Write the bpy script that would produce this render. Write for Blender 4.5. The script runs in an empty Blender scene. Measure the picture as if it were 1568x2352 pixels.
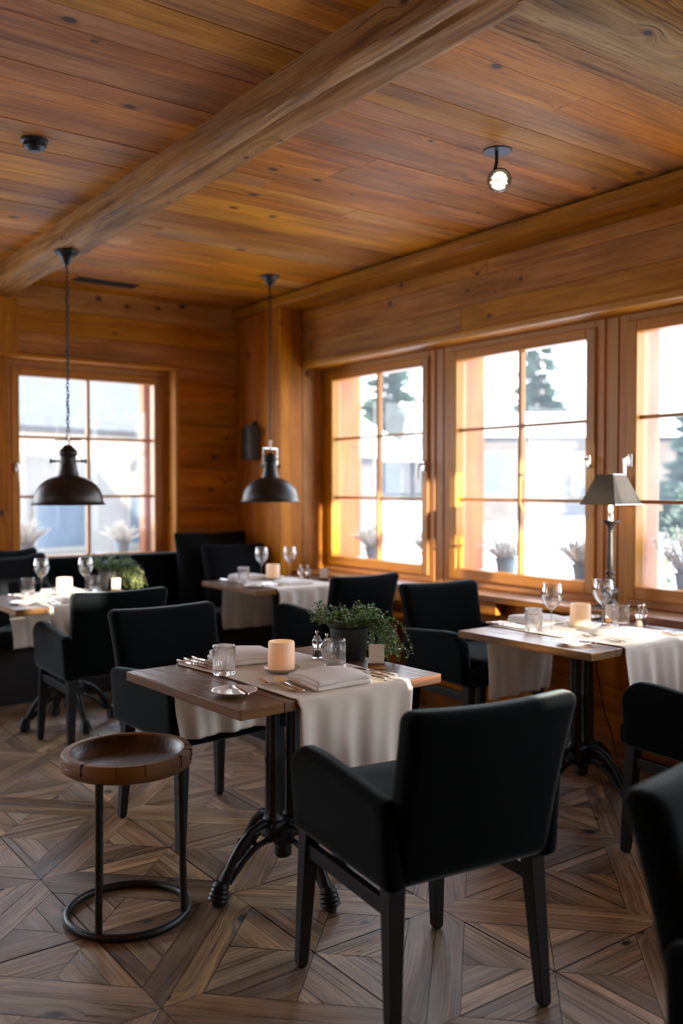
import bpy, math, random
from mathutils import Matrix, Vector, noise
R = math.radians
PI = math.pi
sc = bpy.context.scene
C = sc.collection

# ------------------------------------------------------------------ camera
cam_d = bpy.data.cameras.new('camera')
cam = bpy.data.objects.new('camera', cam_d)
C.objects.link(cam)
cam.location = (0, 0, 1.4)
cam.rotation_euler = (R(90 - 1.5275), 0, R(-36.226))
cam_d.sensor_fit = 'VERTICAL'
cam_d.sensor_height = 36
cam_d.sensor_width = 24
cam_d.lens = 2100 / 2352 * 36
cam_d.dof.use_dof = True
cam_d.dof.focus_distance = 3.12
cam_d.dof.aperture_fstop = 1.5
cam_d.clip_start = 0.02
cam_d.clip_end = 500
sc.camera = cam

# ------------------------------------------------------------------ world, sun, exposure
EXPOSURE = 0.55
SKY = 7.5
SUN = 15.5
sc.view_settings.view_transform = 'Standard'
sc.view_settings.look = 'None'
sc.view_settings.exposure = EXPOSURE
sc.view_settings.gamma = 1
sc.view_settings.use_curve_mapping = False
world = bpy.data.worlds.new('world')
sc.world = world
world.use_nodes = True
wn = world.node_tree
wn.nodes.clear()
tc = wn.nodes.new('ShaderNodeTexCoord')
sx = wn.nodes.new('ShaderNodeSeparateXYZ')
wr = wn.nodes.new('ShaderNodeValToRGB')
bg = wn.nodes.new('ShaderNodeBackground')
wo = wn.nodes.new('ShaderNodeOutputWorld')
wn.links.new(tc.outputs['Generated'], sx.inputs[0])
wn.links.new(sx.outputs['Z'], wr.inputs[0])
wr.color_ramp.elements[0].position = 0.0
wr.color_ramp.elements[0].color = (0.98, 0.99, 1.0, 1)
wr.color_ramp.elements[1].position = 0.7
wr.color_ramp.elements[1].color = (0.50, 0.66, 0.90, 1)
wn.links.new(wr.outputs[0], bg.inputs[0])
bg.inputs[1].default_value = SKY
wn.links.new(bg.outputs[0], wo.inputs[0])

sun_d = bpy.data.lights.new('sun', 'SUN')
sun = bpy.data.objects.new('sun', sun_d)
C.objects.link(sun)
SUN_DIR = Vector((0.135, 1.0, -0.15)).normalized()
sun.rotation_euler = SUN_DIR.to_track_quat('-Z', 'Y').to_euler()
sun.location = (-2, -12, 6)
sun_d.energy = SUN
sun_d.angle = R(0.6)
sun_d.color = (1.0, 0.88, 0.72)


def portal(name, loc, w, h, direction):
    d = bpy.data.lights.new(name, 'AREA')
    d.shape = 'RECTANGLE'
    d.size = w
    d.size_y = h
    d.cycles.is_portal = True
    o = bpy.data.objects.new(name, d)
    o.location = loc
    o.rotation_euler = Vector(direction).to_track_quat('-Z', 'Z' if abs(direction[2]) < .5 else 'Y').to_euler()
    C.objects.link(o)


# ------------------------------------------------------------------ materials
def newmat(name):
    m = bpy.data.materials.new(name)
    m.use_nodes = True
    nt = m.node_tree
    nt.nodes.clear()
    out = nt.nodes.new('ShaderNodeOutputMaterial')
    return m, nt, out


class NT:
    def __init__(s, nt):
        s.nt = nt

    def n(s, t, **kw):
        nd = s.nt.nodes.new(t)
        for k, v in kw.items():
            setattr(nd, k, v)
        return nd

    def l(s, a, b):
        s.nt.links.new(a, b)

    def math(s, op, a, b=None, c=None, clamp=False):
        nd = s.n('ShaderNodeMath', operation=op)
        nd.use_clamp = clamp
        for i, v in enumerate((a, b, c)):
            if v is None:
                continue
            if isinstance(v, (int, float)):
                nd.inputs[i].default_value = v
            else:
                s.l(v, nd.inputs[i])
        return nd.outputs[0]

    def mix(s, f, a, b, mode='MIX'):
        nd = s.n('ShaderNodeMix', data_type='RGBA', blend_type=mode)
        for i, v in ((0, f), (6, a), (7, b)):
            if isinstance(v, (int, float)):
                nd.inputs[i].default_value = v
            elif isinstance(v, tuple):
                nd.inputs[i].default_value = v if len(v) == 4 else (*v, 1)
            else:
                s.l(v, nd.inputs[i])
        return nd.outputs[2]

    def ramp(s, f, stops):
        nd = s.n('ShaderNodeValToRGB')
        cr = nd.color_ramp
        while len(cr.elements) < len(stops):
            cr.elements.new(0.5)
        for e, (p, c) in zip(cr.elements, stops):
            e.position = p
            e.color = c if len(c) == 4 else (*c, 1)
        s.l(f, nd.inputs[0])
        return nd.outputs[0]

    def comb(s, x, y, z=0):
        nd = s.n('ShaderNodeCombineXYZ')
        for i, v in enumerate((x, y, z)):
            if isinstance(v, (int, float)):
                nd.inputs[i].default_value = v
            else:
                s.l(v, nd.inputs[i])
        return nd.outputs[0]

    def noise(s, vec, scale=1, detail=4, rough=.55, dim='3D'):
        nd = s.n('ShaderNodeTexNoise', noise_dimensions=dim)
        nd.inputs['Scale'].default_value = scale
        nd.inputs['Detail'].default_value = detail
        nd.inputs['Roughness'].default_value = rough
        s.l(vec, nd.inputs['Vector'])
        return nd.outputs[0]

    def bsdf(s, out, **kw):
        b = s.n('ShaderNodeBsdfPrincipled')
        for k, v in kw.items():
            i = b.inputs[k]
            if isinstance(v, (int, float)):
                i.default_value = v
            elif isinstance(v, tuple):
                i.default_value = v if len(v) == 4 else (*v, 1)
            else:
                s.l(v, i)
        s.l(b.outputs[0], out.inputs[0])
        return b


def wood(name, light, mid, dark, knots=.5, rough=.55, bump=.3, var=.35, grain=1.0, gray=0.0, knotcol=(.075, .026, .011), spec=.4, streak=0.0, worn=.3, lines=.5, cracks=.5):
    m, nt, out = newmat(name)
    k = NT(nt)
    uv = k.n('ShaderNodeUVMap', uv_map='uv').outputs[0]
    at = k.n('ShaderNodeAttribute', attribute_name='rnd').outputs['Fac']
    sp = k.n('ShaderNodeSeparateXYZ')
    k.l(uv, sp.inputs[0])
    u = k.math('ADD', sp.outputs[0], k.math('MULTIPLY', at, 37.3))
    v = k.math('ADD', sp.outputs[1], k.math('MULTIPLY', at, 91.7))
    # knots
    kv = k.comb(k.math('MULTIPLY', u, 4.2), k.math('MULTIPLY', v, 6.0))
    vo = k.n('ShaderNodeTexVoronoi', voronoi_dimensions='2D')
    vo.inputs['Scale'].default_value = 1
    vo.inputs['Randomness'].default_value = .95
    k.l(kv, vo.inputs['Vector'])
    dk = vo.outputs['Distance']
    sc3 = k.n('ShaderNodeSeparateColor')
    k.l(vo.outputs['Color'], sc3.inputs[0])
    on = k.math('LESS_THAN', sc3.outputs[0], knots)
    szv = k.math('MULTIPLY_ADD', sc3.outputs[1], .15, .06)
    near = k.math('MULTIPLY', k.math('SUBTRACT', 1, k.math('DIVIDE', dk, szv), clamp=True), on)
    wide = k.math('MULTIPLY', k.math('SUBTRACT', 1, k.math('DIVIDE', dk, .5), clamp=True), on)
    # grain, running along u and bending round the knots
    low = k.noise(k.comb(k.math('MULTIPLY', u, .8), k.math('MULTIPLY', v, 3.0)), 1, 2, .5)
    vv = k.math('ADD', v, k.math('ADD', k.math('MULTIPLY', low, .13), k.math('MULTIPLY', k.math('POWER', wide, 2), .06)))
    g1 = k.noise(k.comb(k.math('MULTIPLY', u, 2.6 * grain), k.math('MULTIPLY', vv, 190 * grain)), 1, 4, .6)
    g0 = k.noise(k.comb(k.math('MULTIPLY', u, 1.1 * grain), k.math('MULTIPLY', vv, 55 * grain)), 1, 3, .5)
    g2 = k.noise(k.comb(k.math('MULTIPLY', u, 1.6), k.math('MULTIPLY', v, 8)), 1, 4, .6)
    fac = k.math('ADD', k.math('ADD', k.math('MULTIPLY', g1, .30), k.math('MULTIPLY', g0, .26)), k.math('MULTIPLY', g2, .44))
    col = k.ramp(fac, [(.36, dark), (.49, mid), (.61, light)])
    # greyed, worn areas
    gy = k.noise(k.comb(k.math('MULTIPLY', u, 1.7), k.math('MULTIPLY', v, 6)), 1, 4, .6)
    gyf = k.ramp(gy, [(.50, (0, 0, 0)), (.66, (1, 1, 1))])
    lum = (mid[0] * .72, mid[0] * .50, mid[0] * .32)
    col = k.mix(k.math('MULTIPLY', gyf, worn), col, lum)
    # fine dark grain lines and hairline cracks
    gl = k.noise(k.comb(k.math('MULTIPLY', u, 1.9), k.math('MULTIPLY', vv, 150 * grain)), 1, 3, .7)
    glf = k.ramp(gl, [(.30, (1, 1, 1)), (.43, (0, 0, 0))])
    col = k.mix(k.math('MULTIPLY', glf, lines), col, dark)
    ck = k.noise(k.comb(k.math('MULTIPLY', u, .75), k.math('MULTIPLY', vv, 42)), 1, 2, .5)
    ckf = k.math('ABSOLUTE', k.math('SUBTRACT', ck, .5))
    ckm = k.noise(k.comb(k.math('MULTIPLY', u, 1.4), k.math('MULTIPLY', v, 4)), 1, 2, .5)
    ckk = k.math('MULTIPLY', k.ramp(ckf, [(.002, (1, 1, 1)), (.008, (0, 0, 0))]), k.ramp(ckm, [(.50, (0, 0, 0)), (.58, (1, 1, 1))]))
    col = k.mix(k.math('MULTIPLY', ckk, cracks), col, knotcol)
    # per plank variation
    wh = k.n('ShaderNodeTexWhiteNoise', noise_dimensions='1D')
    k.l(at, wh.inputs['W'])
    r1 = wh.outputs['Value']
    s2 = k.n('ShaderNodeSeparateColor')
    k.l(wh.outputs['Color'], s2.inputs[0])
    hs = k.n('ShaderNodeHueSaturation')
    k.l(col, hs.inputs['Color'])
    k.l(k.math('MULTIPLY_ADD', r1, var * 1.3, 1 - var * .7), hs.inputs['Value'])
    k.l(k.math('MULTIPLY_ADD', s2.outputs[1], .014, .495), hs.inputs['Hue'])
    k.l(k.math('MULTIPLY_ADD', s2.outputs[2], .22, .98 - gray), hs.inputs['Saturation'])
    col = hs.outputs[0]
    # dark weathered streaks
    if streak > 0:
        stn = k.noise(k.comb(k.math('MULTIPLY', u, 1.1), k.math('MULTIPLY', v, 30)), 1, 4, .65)
        stf = k.ramp(stn, [(.64, (0, 0, 0)), (.74, (1, 1, 1))])
        col = k.mix(k.math('MULTIPLY', stf, streak), col, knotcol)
    kf = k.ramp(near, [(.42, (0, 0, 0)), (.6, (1, 1, 1))])
    kf2 = k.ramp(near, [(.0, (0, 0, 0)), (.5, (.6, .6, .6))])
    col = k.mix(kf2, col, dark)
    col = k.mix(kf, col, knotcol)
    bp = k.n('ShaderNodeBump')
    bp.inputs['Strength'].default_value = bump
    bp.inputs['Distance'].default_value = .004
    k.l(k.math('SUBTRACT', fac, k.math('ADD', k.math('MULTIPLY', glf, lines * .3), k.math('MULTIPLY', ckk, cracks * .8))), bp.inputs['Height'])
    ro = k.math('MULTIPLY_ADD', g1, .25, rough - .12)
    b = k.bsdf(out, **{'Base Color': col, 'Roughness': ro})
    b.inputs['Specular IOR Level'].default_value = spec
    k.l(bp.outputs[0], b.inputs['Normal'])
    return m


def plain(name, color, rough=.5, metal=0, spec=.5, noisy=0, nscale=40, bump=0, sheen=0, coat=0):
    m, nt, out = newmat(name)
    k = NT(nt)
    tcn = k.n('ShaderNodeTexCoord').outputs['Object']
    nz = k.noise(tcn, nscale, 4, .6)
    c2 = tuple(min(1, c * (1 + noisy)) for c in color)
    c1 = tuple(c * (1 - noisy) for c in color)
    col = k.ramp(nz, [(.3, c1), (.7, c2)])
    b = k.bsdf(out, **{'Base Color': col, 'Roughness': rough, 'Metallic': metal})
    b.inputs['Specular IOR Level'].default_value = spec
    b.inputs['Coat Weight'].default_value = coat
    if sheen:
        b.inputs['Sheen Weight'].default_value = sheen
        b.inputs['Sheen Roughness'].default_value = .25
        b.inputs['Sheen Tint'].default_value = (.75, .9, .9, 1)
    if bump:
        bp = k.n('ShaderNodeBump')
        bp.inputs['Strength'].default_value = bump
        bp.inputs['Distance'].default_value = .002
        k.l(nz, bp.inputs['Height'])
        k.l(bp.outputs[0], b.inputs['Normal'])
    return m


def cloth(name, color, trans=.35, scale=500):
    m, nt, out = newmat(name)
    k = NT(nt)
    tcn = k.n('ShaderNodeTexCoord').outputs['Object']
    w1 = k.noise(tcn, scale, 2, .5)
    w2 = k.noise(tcn, 9, 3, .5)
    col = k.mix(k.math('MULTIPLY', w2, .25), color, tuple(c * .9 for c in color))
    d = k.n('ShaderNodeBsdfPrincipled')
    k.l(col, d.inputs['Base Color'])
    d.inputs['Roughness'].default_value = .9
    d.inputs['Specular IOR Level'].default_value = .15
    bp = k.n('ShaderNodeBump')
    bp.inputs['Strength'].default_value = .25
    bp.inputs['Distance'].default_value = .001
    k.l(w1, bp.inputs['Height'])
    k.l(bp.outputs[0], d.inputs['Normal'])
    t = k.n('ShaderNodeBsdfTranslucent')
    k.l(col, t.inputs[0])
    ms = k.n('ShaderNodeMixShader')
    ms.inputs[0].default_value = trans
    k.l(d.outputs[0], ms.inputs[1])
    k.l(t.outputs[0], ms.inputs[2])
    k.l(ms.outputs[0], out.inputs[0])
    return m


def leafmat(name, c1, c2, trans=.4, rough=.4):
    m, nt, out = newmat(name)
    k = NT(nt)
    at = k.n('ShaderNodeAttribute', attribute_name='rnd').outputs['Fac']
    col = k.ramp(at, [(0, c1), (1, c2)])
    d = k.n('ShaderNodeBsdfPrincipled')
    k.l(col, d.inputs['Base Color'])
    d.inputs['Roughness'].default_value = rough
    t = k.n('ShaderNodeBsdfTranslucent')
    k.l(col, t.inputs[0])
    ms = k.n('ShaderNodeMixShader')
    ms.inputs[0].default_value = trans
    k.l(d.outputs[0], ms.inputs[1])
    k.l(t.outputs[0], ms.inputs[2])
    k.l(ms.outputs[0], out.inputs[0])
    return m


def thinglass(name, tint=(1, 1, 1), refl=4.5, base=.045, haze=0.0):
    m, nt, out = newmat(name)
    k = NT(nt)
    t = k.n('ShaderNodeBsdfTransparent')
    t.inputs[0].default_value = (*tint, 1)
    g = k.n('ShaderNodeBsdfGlossy')
    g.inputs['Roughness'].default_value = .01
    lw = k.n('ShaderNodeLayerWeight')
    lw.inputs[0].default_value = .5
    fc = k.math('MULTIPLY_ADD', k.math('POWER', lw.outputs['Facing'], refl), .9, base, clamp=True)
    ms = k.n('ShaderNodeMixShader')
    k.l(fc, ms.inputs[0])
    k.l(t.outputs[0], ms.inputs[1])
    k.l(g.outputs[0], ms.inputs[2])
    k.l(ms.outputs[0], out.inputs[0])
    if haze:
        tcn = k.n('ShaderNodeTexCoord').outputs['Object']
        nz = k.noise(tcn, 2.2, 5, .65)
        hf = k.ramp(nz, [(.35, (haze * .4,) * 3), (.7, (haze,) * 3)])
        d = k.n('ShaderNodeBsdfTranslucent')
        d.inputs[0].default_value = (.95, .97, 1, 1)
        m2 = k.n('ShaderNodeMixShader')
        k.l(hf, m2.inputs[0])
        k.l(ms.outputs[0], m2.inputs[1])
        k.l(d.outputs[0], m2.inputs[2])
        k.l(m2.outputs[0], out.inputs[0])
    return m


def solidglass(name, tint=(1, 1, 1), rough=0.0):
    m, nt, out = newmat(name)
    k = NT(nt)
    g = k.n('ShaderNodeBsdfGlass')
    g.inputs['Color'].default_value = (*tint, 1)
    g.inputs['IOR'].default_value = 1.47
    g.inputs['Roughness'].default_value = rough
    t = k.n('ShaderNodeBsdfTransparent')
    ms = k.n('ShaderNodeMixShader')
    ms.inputs[0].default_value = .25
    k.l(g.outputs[0], ms.inputs[1])
    k.l(t.outputs[0], ms.inputs[2])
    k.l(ms.outputs[0], out.inputs[0])
    return m


def emit(name, color, strength):
    m, nt, out = newmat(name)
    e = nt.nodes.new('ShaderNodeEmission')
    e.inputs[0].default_value = (*color, 1)
    e.inputs[1].default_value = strength
    nt.links.new(e.outputs[0], out.inputs[0])
    return m


M = {}
M['ceil'] = wood('ceiling_planks', (.64, .268, .072), (.43, .160, .037), (.17, .058, .014), knots=.15, rough=.55, bump=.45, var=.42, grain=.9, streak=.6, worn=.18, spec=.2)
M['wall'] = wood('pine_boards', (.55, .220, .056), (.39, .140, .030), (.18, .060, .014), knots=.2, rough=.5, bump=.2, var=.22, grain=.8, streak=.15, worn=.15, spec=.2)
M['beam'] = wood('old_beam', (.54, .31, .15), (.37, .19, .082), (.085, .036, .014), knots=.12, rough=.65, bump=1, var=.15, grain=.8, streak=1.0, worn=.35, spec=.2, lines=.9, cracks=1.0)
M['frame'] = wood('window_larch', (.52, .235, .066), (.44, .185, .048), (.30, .115, .028), knots=.01, rough=.42, bump=.05, var=.15, grain=1.1, worn=.05, lines=.15, cracks=0.0)
M['post'] = wood('exterior_posts', (.55, .20, .07), (.42, .13, .04), (.2, .055, .018), knots=.15, rough=.6, bump=.5, var=.15, grain=.7, streak=.3, worn=.1)
M['floor'] = wood('floor_parquet', (.42, .275, .160), (.22, .131, .071), (.055, .031, .017), knots=.22, rough=.40, bump=.5, var=.6, grain=.85, gray=.05, knotcol=(.018, .015, .015), spec=.55, streak=.8, worn=.35, lines=.8, cracks=.9)
M['table'] = wood('dark_tabletop', (.155, .072, .038), (.09, .040, .021), (.03, .013, .008), knots=.05, rough=.36, bump=1.0, var=.25, grain=.6, spec=.6, streak=.8, worn=.15, lines=.8, cracks=1.0)
M['edge'] = wood('tabletop_edge', (.24, .12, .05), (.15, .07, .028), (.05, .022, .01), knots=.03, rough=.6, bump=.5, var=.15, grain=.7, streak=.5, worn=.2)
M['ledge'] = wood('ledge_wood', (.36, .15, .06), (.25, .092, .034), (.09, .032, .013), knots=.06, rough=.4, bump=.4, var=.25, grain=.7, streak=.5)
M['stoolwood'] = wood('stool_wood', (.34, .145, .042), (.21, .080, .022), (.07, .024, .009), knots=.06, rough=.5, bump=.6, var=.1, grain=.9, streak=.6)
M['bowl'] = wood('stool_bowl', (.11, .048, .024), (.065, .026, .013), (.022, .010, .006), knots=.05, rough=.40, bump=.8, var=.1, grain=.9, streak=.6)
M['fabric'] = plain('dark_teal_fabric', (.0024, .0036, .0042), rough=.95, spec=.08, noisy=.25, nscale=700, bump=.4, sheen=.4)
M['cushion'] = plain('cushion_fabric', (.006, .0072, .009), rough=.95, spec=.1, noisy=.25, nscale=400, bump=.4, sheen=.03)
M['legwood'] = plain('black_wood_leg', (.008, .008, .009), rough=.5, spec=.35, noisy=.2, nscale=80)
M['iron'] = plain('cast_iron', (.011, .012, .012), rough=.42, metal=.35, spec=.5, noisy=.4, nscale=60, bump=.5)
M['lampmetal'] = plain('aged_black_metal', (.030, .026, .023), rough=.42, metal=.6, spec=.5, noisy=.5, nscale=12, bump=.1)
M['black'] = plain('matt_black', (.012, .012, .012), rough=.5, noisy=.1)
M['steel'] = plain('tube_steel', (.045, .045, .042), rough=.4, metal=.8, noisy=.3, nscale=30)
M['silver'] = plain('polished_silver', (.86, .80, .74), rough=.14, metal=1, noisy=.03, nscale=30)
M['chrome'] = plain('satin_nickel', (.72, .70, .66), rough=.25, metal=1, noisy=.03, nscale=30)
M['linen'] = cloth('linen_runner', (.90, .825, .73), .22)
M['napkin'] = cloth('linen_napkin', (.90, .85, .80), .15)
M['ceramic'] = plain('white_ceramic', (.80, .78, .75), rough=.15, spec=.6, noisy=.02, coat=.4)
M['saucer'] = plain('stone_saucer', (.42, .36, .29), rough=.35, noisy=.15, nscale=60)
M['glass'] = thinglass('thin_glass', (.96, .975, .975), 2.2, .12)
M['crystal'] = solidglass('cut_crystal', (.99, .99, .99))
M['pane'] = thinglass('window_pane', (.97, .985, .98), haze=.05)
M['pot'] = plain('black_plastic_pot', (.008, .0078, .008), rough=.5, noisy=.1)
M['greypot'] = plain('grey_pot', (.12, .14, .15), rough=.6, noisy=.1)
M['soil'] = plain('soil', (.03, .02, .014), rough=.95, noisy=.4, nscale=120, bump=.8)
M['leaf'] = leafmat('creeper_leaves', (.03, .075, .025), (.16, .29, .07), .4, .3)
M['leafsunlit'] = leafmat('sunlit_leaves', (.35, .45, .12), (.6, .66, .25))  # sunlight on the trailing tips put into the leaf colour
M['stem'] = plain('stems', (.10, .055, .03), rough=.7)
M['heather'] = leafmat('heather_sprigs', (.34, .27, .20), (.80, .74, .62), .35)
M['card'] = plain('card_paper', (.74, .68, .60), rough=.9, noisy=.02, spec=.1)
M['ink'] = plain('grey_ink', (.25, .2, .17), rough=.9)
M['speaker'] = plain('speaker_grey', (.075, .082, .08), rough=.6, noisy=.05)
M['snow'] = plain('snow', (.86, .89, .94), rough=.8, noisy=.04, nscale=2, bump=.2)
M['needles'] = leafmat('conifer_needles', (.02, .045, .04), (.05, .085, .07), .15, .6)
M['bark'] = plain('bark', (.10, .07, .05), rough=.9, noisy=.3, nscale=20)
M['shrub'] = leafmat('shrub_leaves', (.045, .075, .035), (.13, .16, .07), .3, .5)
M['chalet'] = plain('weathered_chalet_wood', (.065, .055, .05), rough=.8, noisy=.25, nscale=4)
M['render'] = plain('beige_plaster', (.17, .145, .12), rough=.9, noisy=.06, nscale=3)
M['roof'] = plain('slate_roof', (.05, .055, .065), rough=.8, noisy=.2, nscale=6)
M['darkglass'] = plain('far_window', (.05, .07, .09), rough=.15)
M['outfurn'] = plain('grey_rattan', (.09, .095, .10), rough=.7, noisy=.2, nscale=60)
M['outwhite'] = plain('pale_cushion', (.8, .8, .78), rough=.9)
M['pepper'] = plain('peppercorns', (.05, .03, .02), rough=.8, noisy=.7, nscale=300)
M['salt'] = plain('pink_salt', (.75, .5, .4), rough=.8, noisy=.3, nscale=300)
M['bulb'] = emit('halogen_bulb', (1, .82, .6), 1.8)
M['flame'] = emit('candle_flame', (1, .66, .33), 10)
M['rubber'] = plain('black_cable', (.015, .015, .015), rough=.6)

m, nt, out = newmat('candle_wax')
k = NT(nt)
tcn = k.n('ShaderNodeTexCoord').outputs['Object']
nz = k.noise(tcn, 25, 3, .5)
wc = k.ramp(nz, [(.3, (.93, .80, .63)), (.7, (.96, .85, .69))])
d = k.n('ShaderNodeBsdfPrincipled')
k.l(wc, d.inputs['Base Color'])
d.inputs['Roughness'].default_value = .5
t = k.n('ShaderNodeBsdfTranslucent')
t.inputs[0].default_value = (1, .82, .60, 1)
ms = k.n('ShaderNodeMixShader')
ms.inputs[0].default_value = .35
k.l(d.outputs[0], ms.inputs[1])
k.l(t.outputs[0], ms.inputs[2])
k.l(ms.outputs[0], out.inputs[0])
M['wax'] = m

m, nt, out = newmat('lamp_shade_cloth')
k = NT(nt)
tcn = k.n('ShaderNodeTexCoord').outputs['Object']
nz = k.noise(tcn, 60, 3, .5)
wc = k.ramp(nz, [(.3, (.032, .026, .019)), (.7, (.045, .037, .028))])
d = k.n('ShaderNodeBsdfPrincipled')
k.l(wc, d.inputs['Base Color'])
d.inputs['Roughness'].default_value = .8
t = k.n('ShaderNodeBsdfTranslucent')
t.inputs[0].default_value = (.32, .20, .09, 1)
ms = k.n('ShaderNodeMixShader')
ms.inputs[0].default_value = .15
k.l(d.outputs[0], ms.inputs[1])
k.l(t.outputs[0], ms.inputs[2])
k.l(ms.outputs[0], out.inputs[0])
M['shade'] = m


# ------------------------------------------------------------------ mesh builder
class MB:
    def __init__(s, seed=0):
        s.v = []
        s.f = []
        s.uv = []
        s.r = []
        s.sm = []
        s.T = Matrix.Identity(4)
        s.rnd = 0.37
        s.rng = random.Random(seed)

    def av(s, p):
        s.v.append(tuple(s.T @ Vector(p)))
        return len(s.v) - 1

    def face(s, idx, uvs=None, smooth=False, rnd=None):
        s.f.append(tuple(idx))
        s.uv.append(uvs if uvs else [(0, 0)] * len(idx))
        s.r.append(s.rnd if rnd is None else rnd)
        s.sm.append(smooth)

    def poly(s, pts, uvs=None, smooth=False, rnd=None):
        s.face([s.av(p) for p in pts], uvs, smooth, rnd)

    def box(s, x0, x1, y0, y1, z0, z1, grain='x', rnd=None, taper=None):
        P = [(x0, y0, z0), (x1, y0, z0), (x1, y1, z0), (x0, y1, z0), (x0, y0, z1), (x1, y0, z1), (x1, y1, z1), (x0, y1, z1)]
        if taper:  # scale bottom around its centre
            cx, cy = (x0 + x1) / 2, (y0 + y1) / 2
            P = [((p[0] - cx) * (taper if i < 4 else 1) + cx, (p[1] - cy) * (taper if i < 4 else 1) + cy, p[2]) for i, p in enumerate(P)]
        I = [s.av(p) for p in P]
        g = 'xyz'.index(grain)
        for q in ((0, 3, 2, 1), (4, 5, 6, 7), (0, 1, 5, 4), (2, 3, 7, 6), (1, 2, 6, 5), (3, 0, 4, 7)):
            pts = [P[i] for i in q]
            o = [a for a in range(3) if a != g]
            # choose varying axis
            rngs = [max(p[a] for p in pts) - min(p[a] for p in pts) for a in range(3)]
            if rngs[g] > 1e-6:
                b = o[0] if rngs[o[0]] > rngs[o[1]] else o[1]
                uvs = [(p[g], p[b] + .13 * p[o[1] if b == o[0] else o[0]]) for p in pts]
            else:
                uvs = [(p[o[0]] * .3, p[o[1]]) for p in pts]
            s.face([I[i] for i in q], uvs, False, rnd)

    def lathe(s, prof, seg=32, c=(0, 0, 0), rf=None, smooth=True, cap=True):
        rows = []
        for j, (r, z) in enumerate(prof):
            if r < 1e-6:
                rows.append([s.av((c[0], c[1], c[2] + z))])
            else:
                row = []
                for i in range(seg):
                    a = 2 * PI * i / seg
                    rr = r * (rf(a, z, j) if rf else 1)
                    row.append(s.av((c[0] + rr * math.cos(a), c[1] + rr * math.sin(a), c[2] + z)))
                rows.append(row)
        for j in range(len(rows) - 1):
            A, B = rows[j], rows[j + 1]
            for i in range(seg):
                i2 = (i + 1) % seg
                u0, u1 = i / seg, (i + 1) / seg
                if len(A) == 1 and len(B) == 1:
                    continue
                if len(A) == 1:
                    s.face((A[0], B[i2], B[i]), [(u0, prof[j][1]), (u1, prof[j + 1][1]), (u0, prof[j + 1][1])], smooth)
                elif len(B) == 1:
                    s.face((A[i], A[i2], B[0]), [(u0, prof[j][1]), (u1, prof[j][1]), (u0, prof[j + 1][1])], smooth)
                else:
                    s.face((A[i], A[i2], B[i2], B[i]), [(u0, prof[j][1]), (u1, prof[j][1]), (u1, prof[j + 1][1]), (u0, prof[j + 1][1])], smooth)

    def tube(s, pts, rad, seg=8, closed=False, smooth=True, flat=1.0, up=None):
        pts = [Vector(p) for p in pts]
        n = len(pts)
        rad = rad if isinstance(rad, (list, tuple)) else [rad] * n
        rows = []
        ref = Vector(up) if up else Vector((0, 0, 1))
        side = None
        for i in range(n):
            if closed:
                t = pts[(i + 1) % n] - pts[i - 1]
            else:
                t = pts[min(i + 1, n - 1)] - pts[max(i - 1, 0)]
            if t.length < 1e-9:
                t = Vector((0, 0, 1))
            t.normalize()
            a = ref if side is None else side
            if up:
                b = t.cross(ref)
                if b.length < 1e-4:
                    b = t.orthogonal()
                b.normalize()
                nn = b.cross(t)
            else:
                nn = a - t * a.dot(t)
                if nn.length < 1e-4:
                    nn = t.orthogonal()
                nn.normalize()
                side = nn
                b = t.cross(nn)
            rows.append([s.av(pts[i] + (b * math.cos(2 * PI * j / seg) * rad[i] + nn * math.sin(2 * PI * j / seg) * rad[i] * flat)) for j in range(seg)])
        m = n if closed else n - 1
        for i in range(m):
            A, B = rows[i], rows[(i + 1) % n]
            for j in range(seg):
                j2 = (j + 1) % seg
                s.face((A[j], A[j2], B[j2], B[j]), None, smooth)
        if not closed:
            s.face(rows[0][::-1], None, False)
            s.face(rows[-1], None, False)

    def loft(s, secs, seg=10, power=2.0, smooth=True):
        """sections along y: (y, z, half width, half thickness[, x])"""
        rows = []
        for q in secs:
            y, z, w, t = q[:4]
            x = q[4] if len(q) > 4 else 0
            row = []
            for j in range(seg):
                a = 2 * PI * j / seg
                ca, sa = math.cos(a), math.sin(a)
                row.append(s.av((x + w * math.copysign(abs(ca) ** (2 / power), ca), y, z + t * math.copysign(abs(sa) ** (2 / power), sa))))
            rows.append(row)
        for i in range(len(rows) - 1):
            for j in range(seg):
                j2 = (j + 1) % seg
                s.face((rows[i][j], rows[i + 1][j], rows[i + 1][j2], rows[i][j2]), None, smooth)
        s.face(rows[0], None, False)
        s.face(rows[-1][::-1], None, False)

    def rbox(s, c, size, r, ns=3, ms=4, deform=None, smooth=True):
        h = [size[i] / 2 for i in range(3)]
        r = min(r, *h)

        def axis(hh):
            a = []
            for i in range(ns):
                a.append(-hh + r * (1 - math.cos(PI / 2 * i / ns)) * 1.0)
            for i in range(ms + 1):
                a.append(-hh + r + (2 * hh - 2 * r) * i / ms if hh > r else 0)
            for i in range(ns - 1, -1, -1):
                a.append(hh - r * (1 - math.cos(PI / 2 * i / ns)))
            o = []
            for x in a:
                if not o or abs(x - o[-1]) > 1e-7:
                    o.append(x)
            return o
        ax = [axis(hh) for hh in h]
        cache = {}

        def vert(p):
            key = tuple(round(x, 6) for x in p)
            if key not in cache:
                q = Vector([max(-h[i] + r, min(h[i] - r, p[i])) for i in range(3)])
                d = Vector(p) - q
                o = q + d.normalized() * r if d.length > 1e-9 else Vector(p)
                if deform:
                    o = Vector(deform(o.x, o.y, o.z))
                cache[key] = s.av((o.x + c[0], o.y + c[1], o.z + c[2]))
            return cache[key]
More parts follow.
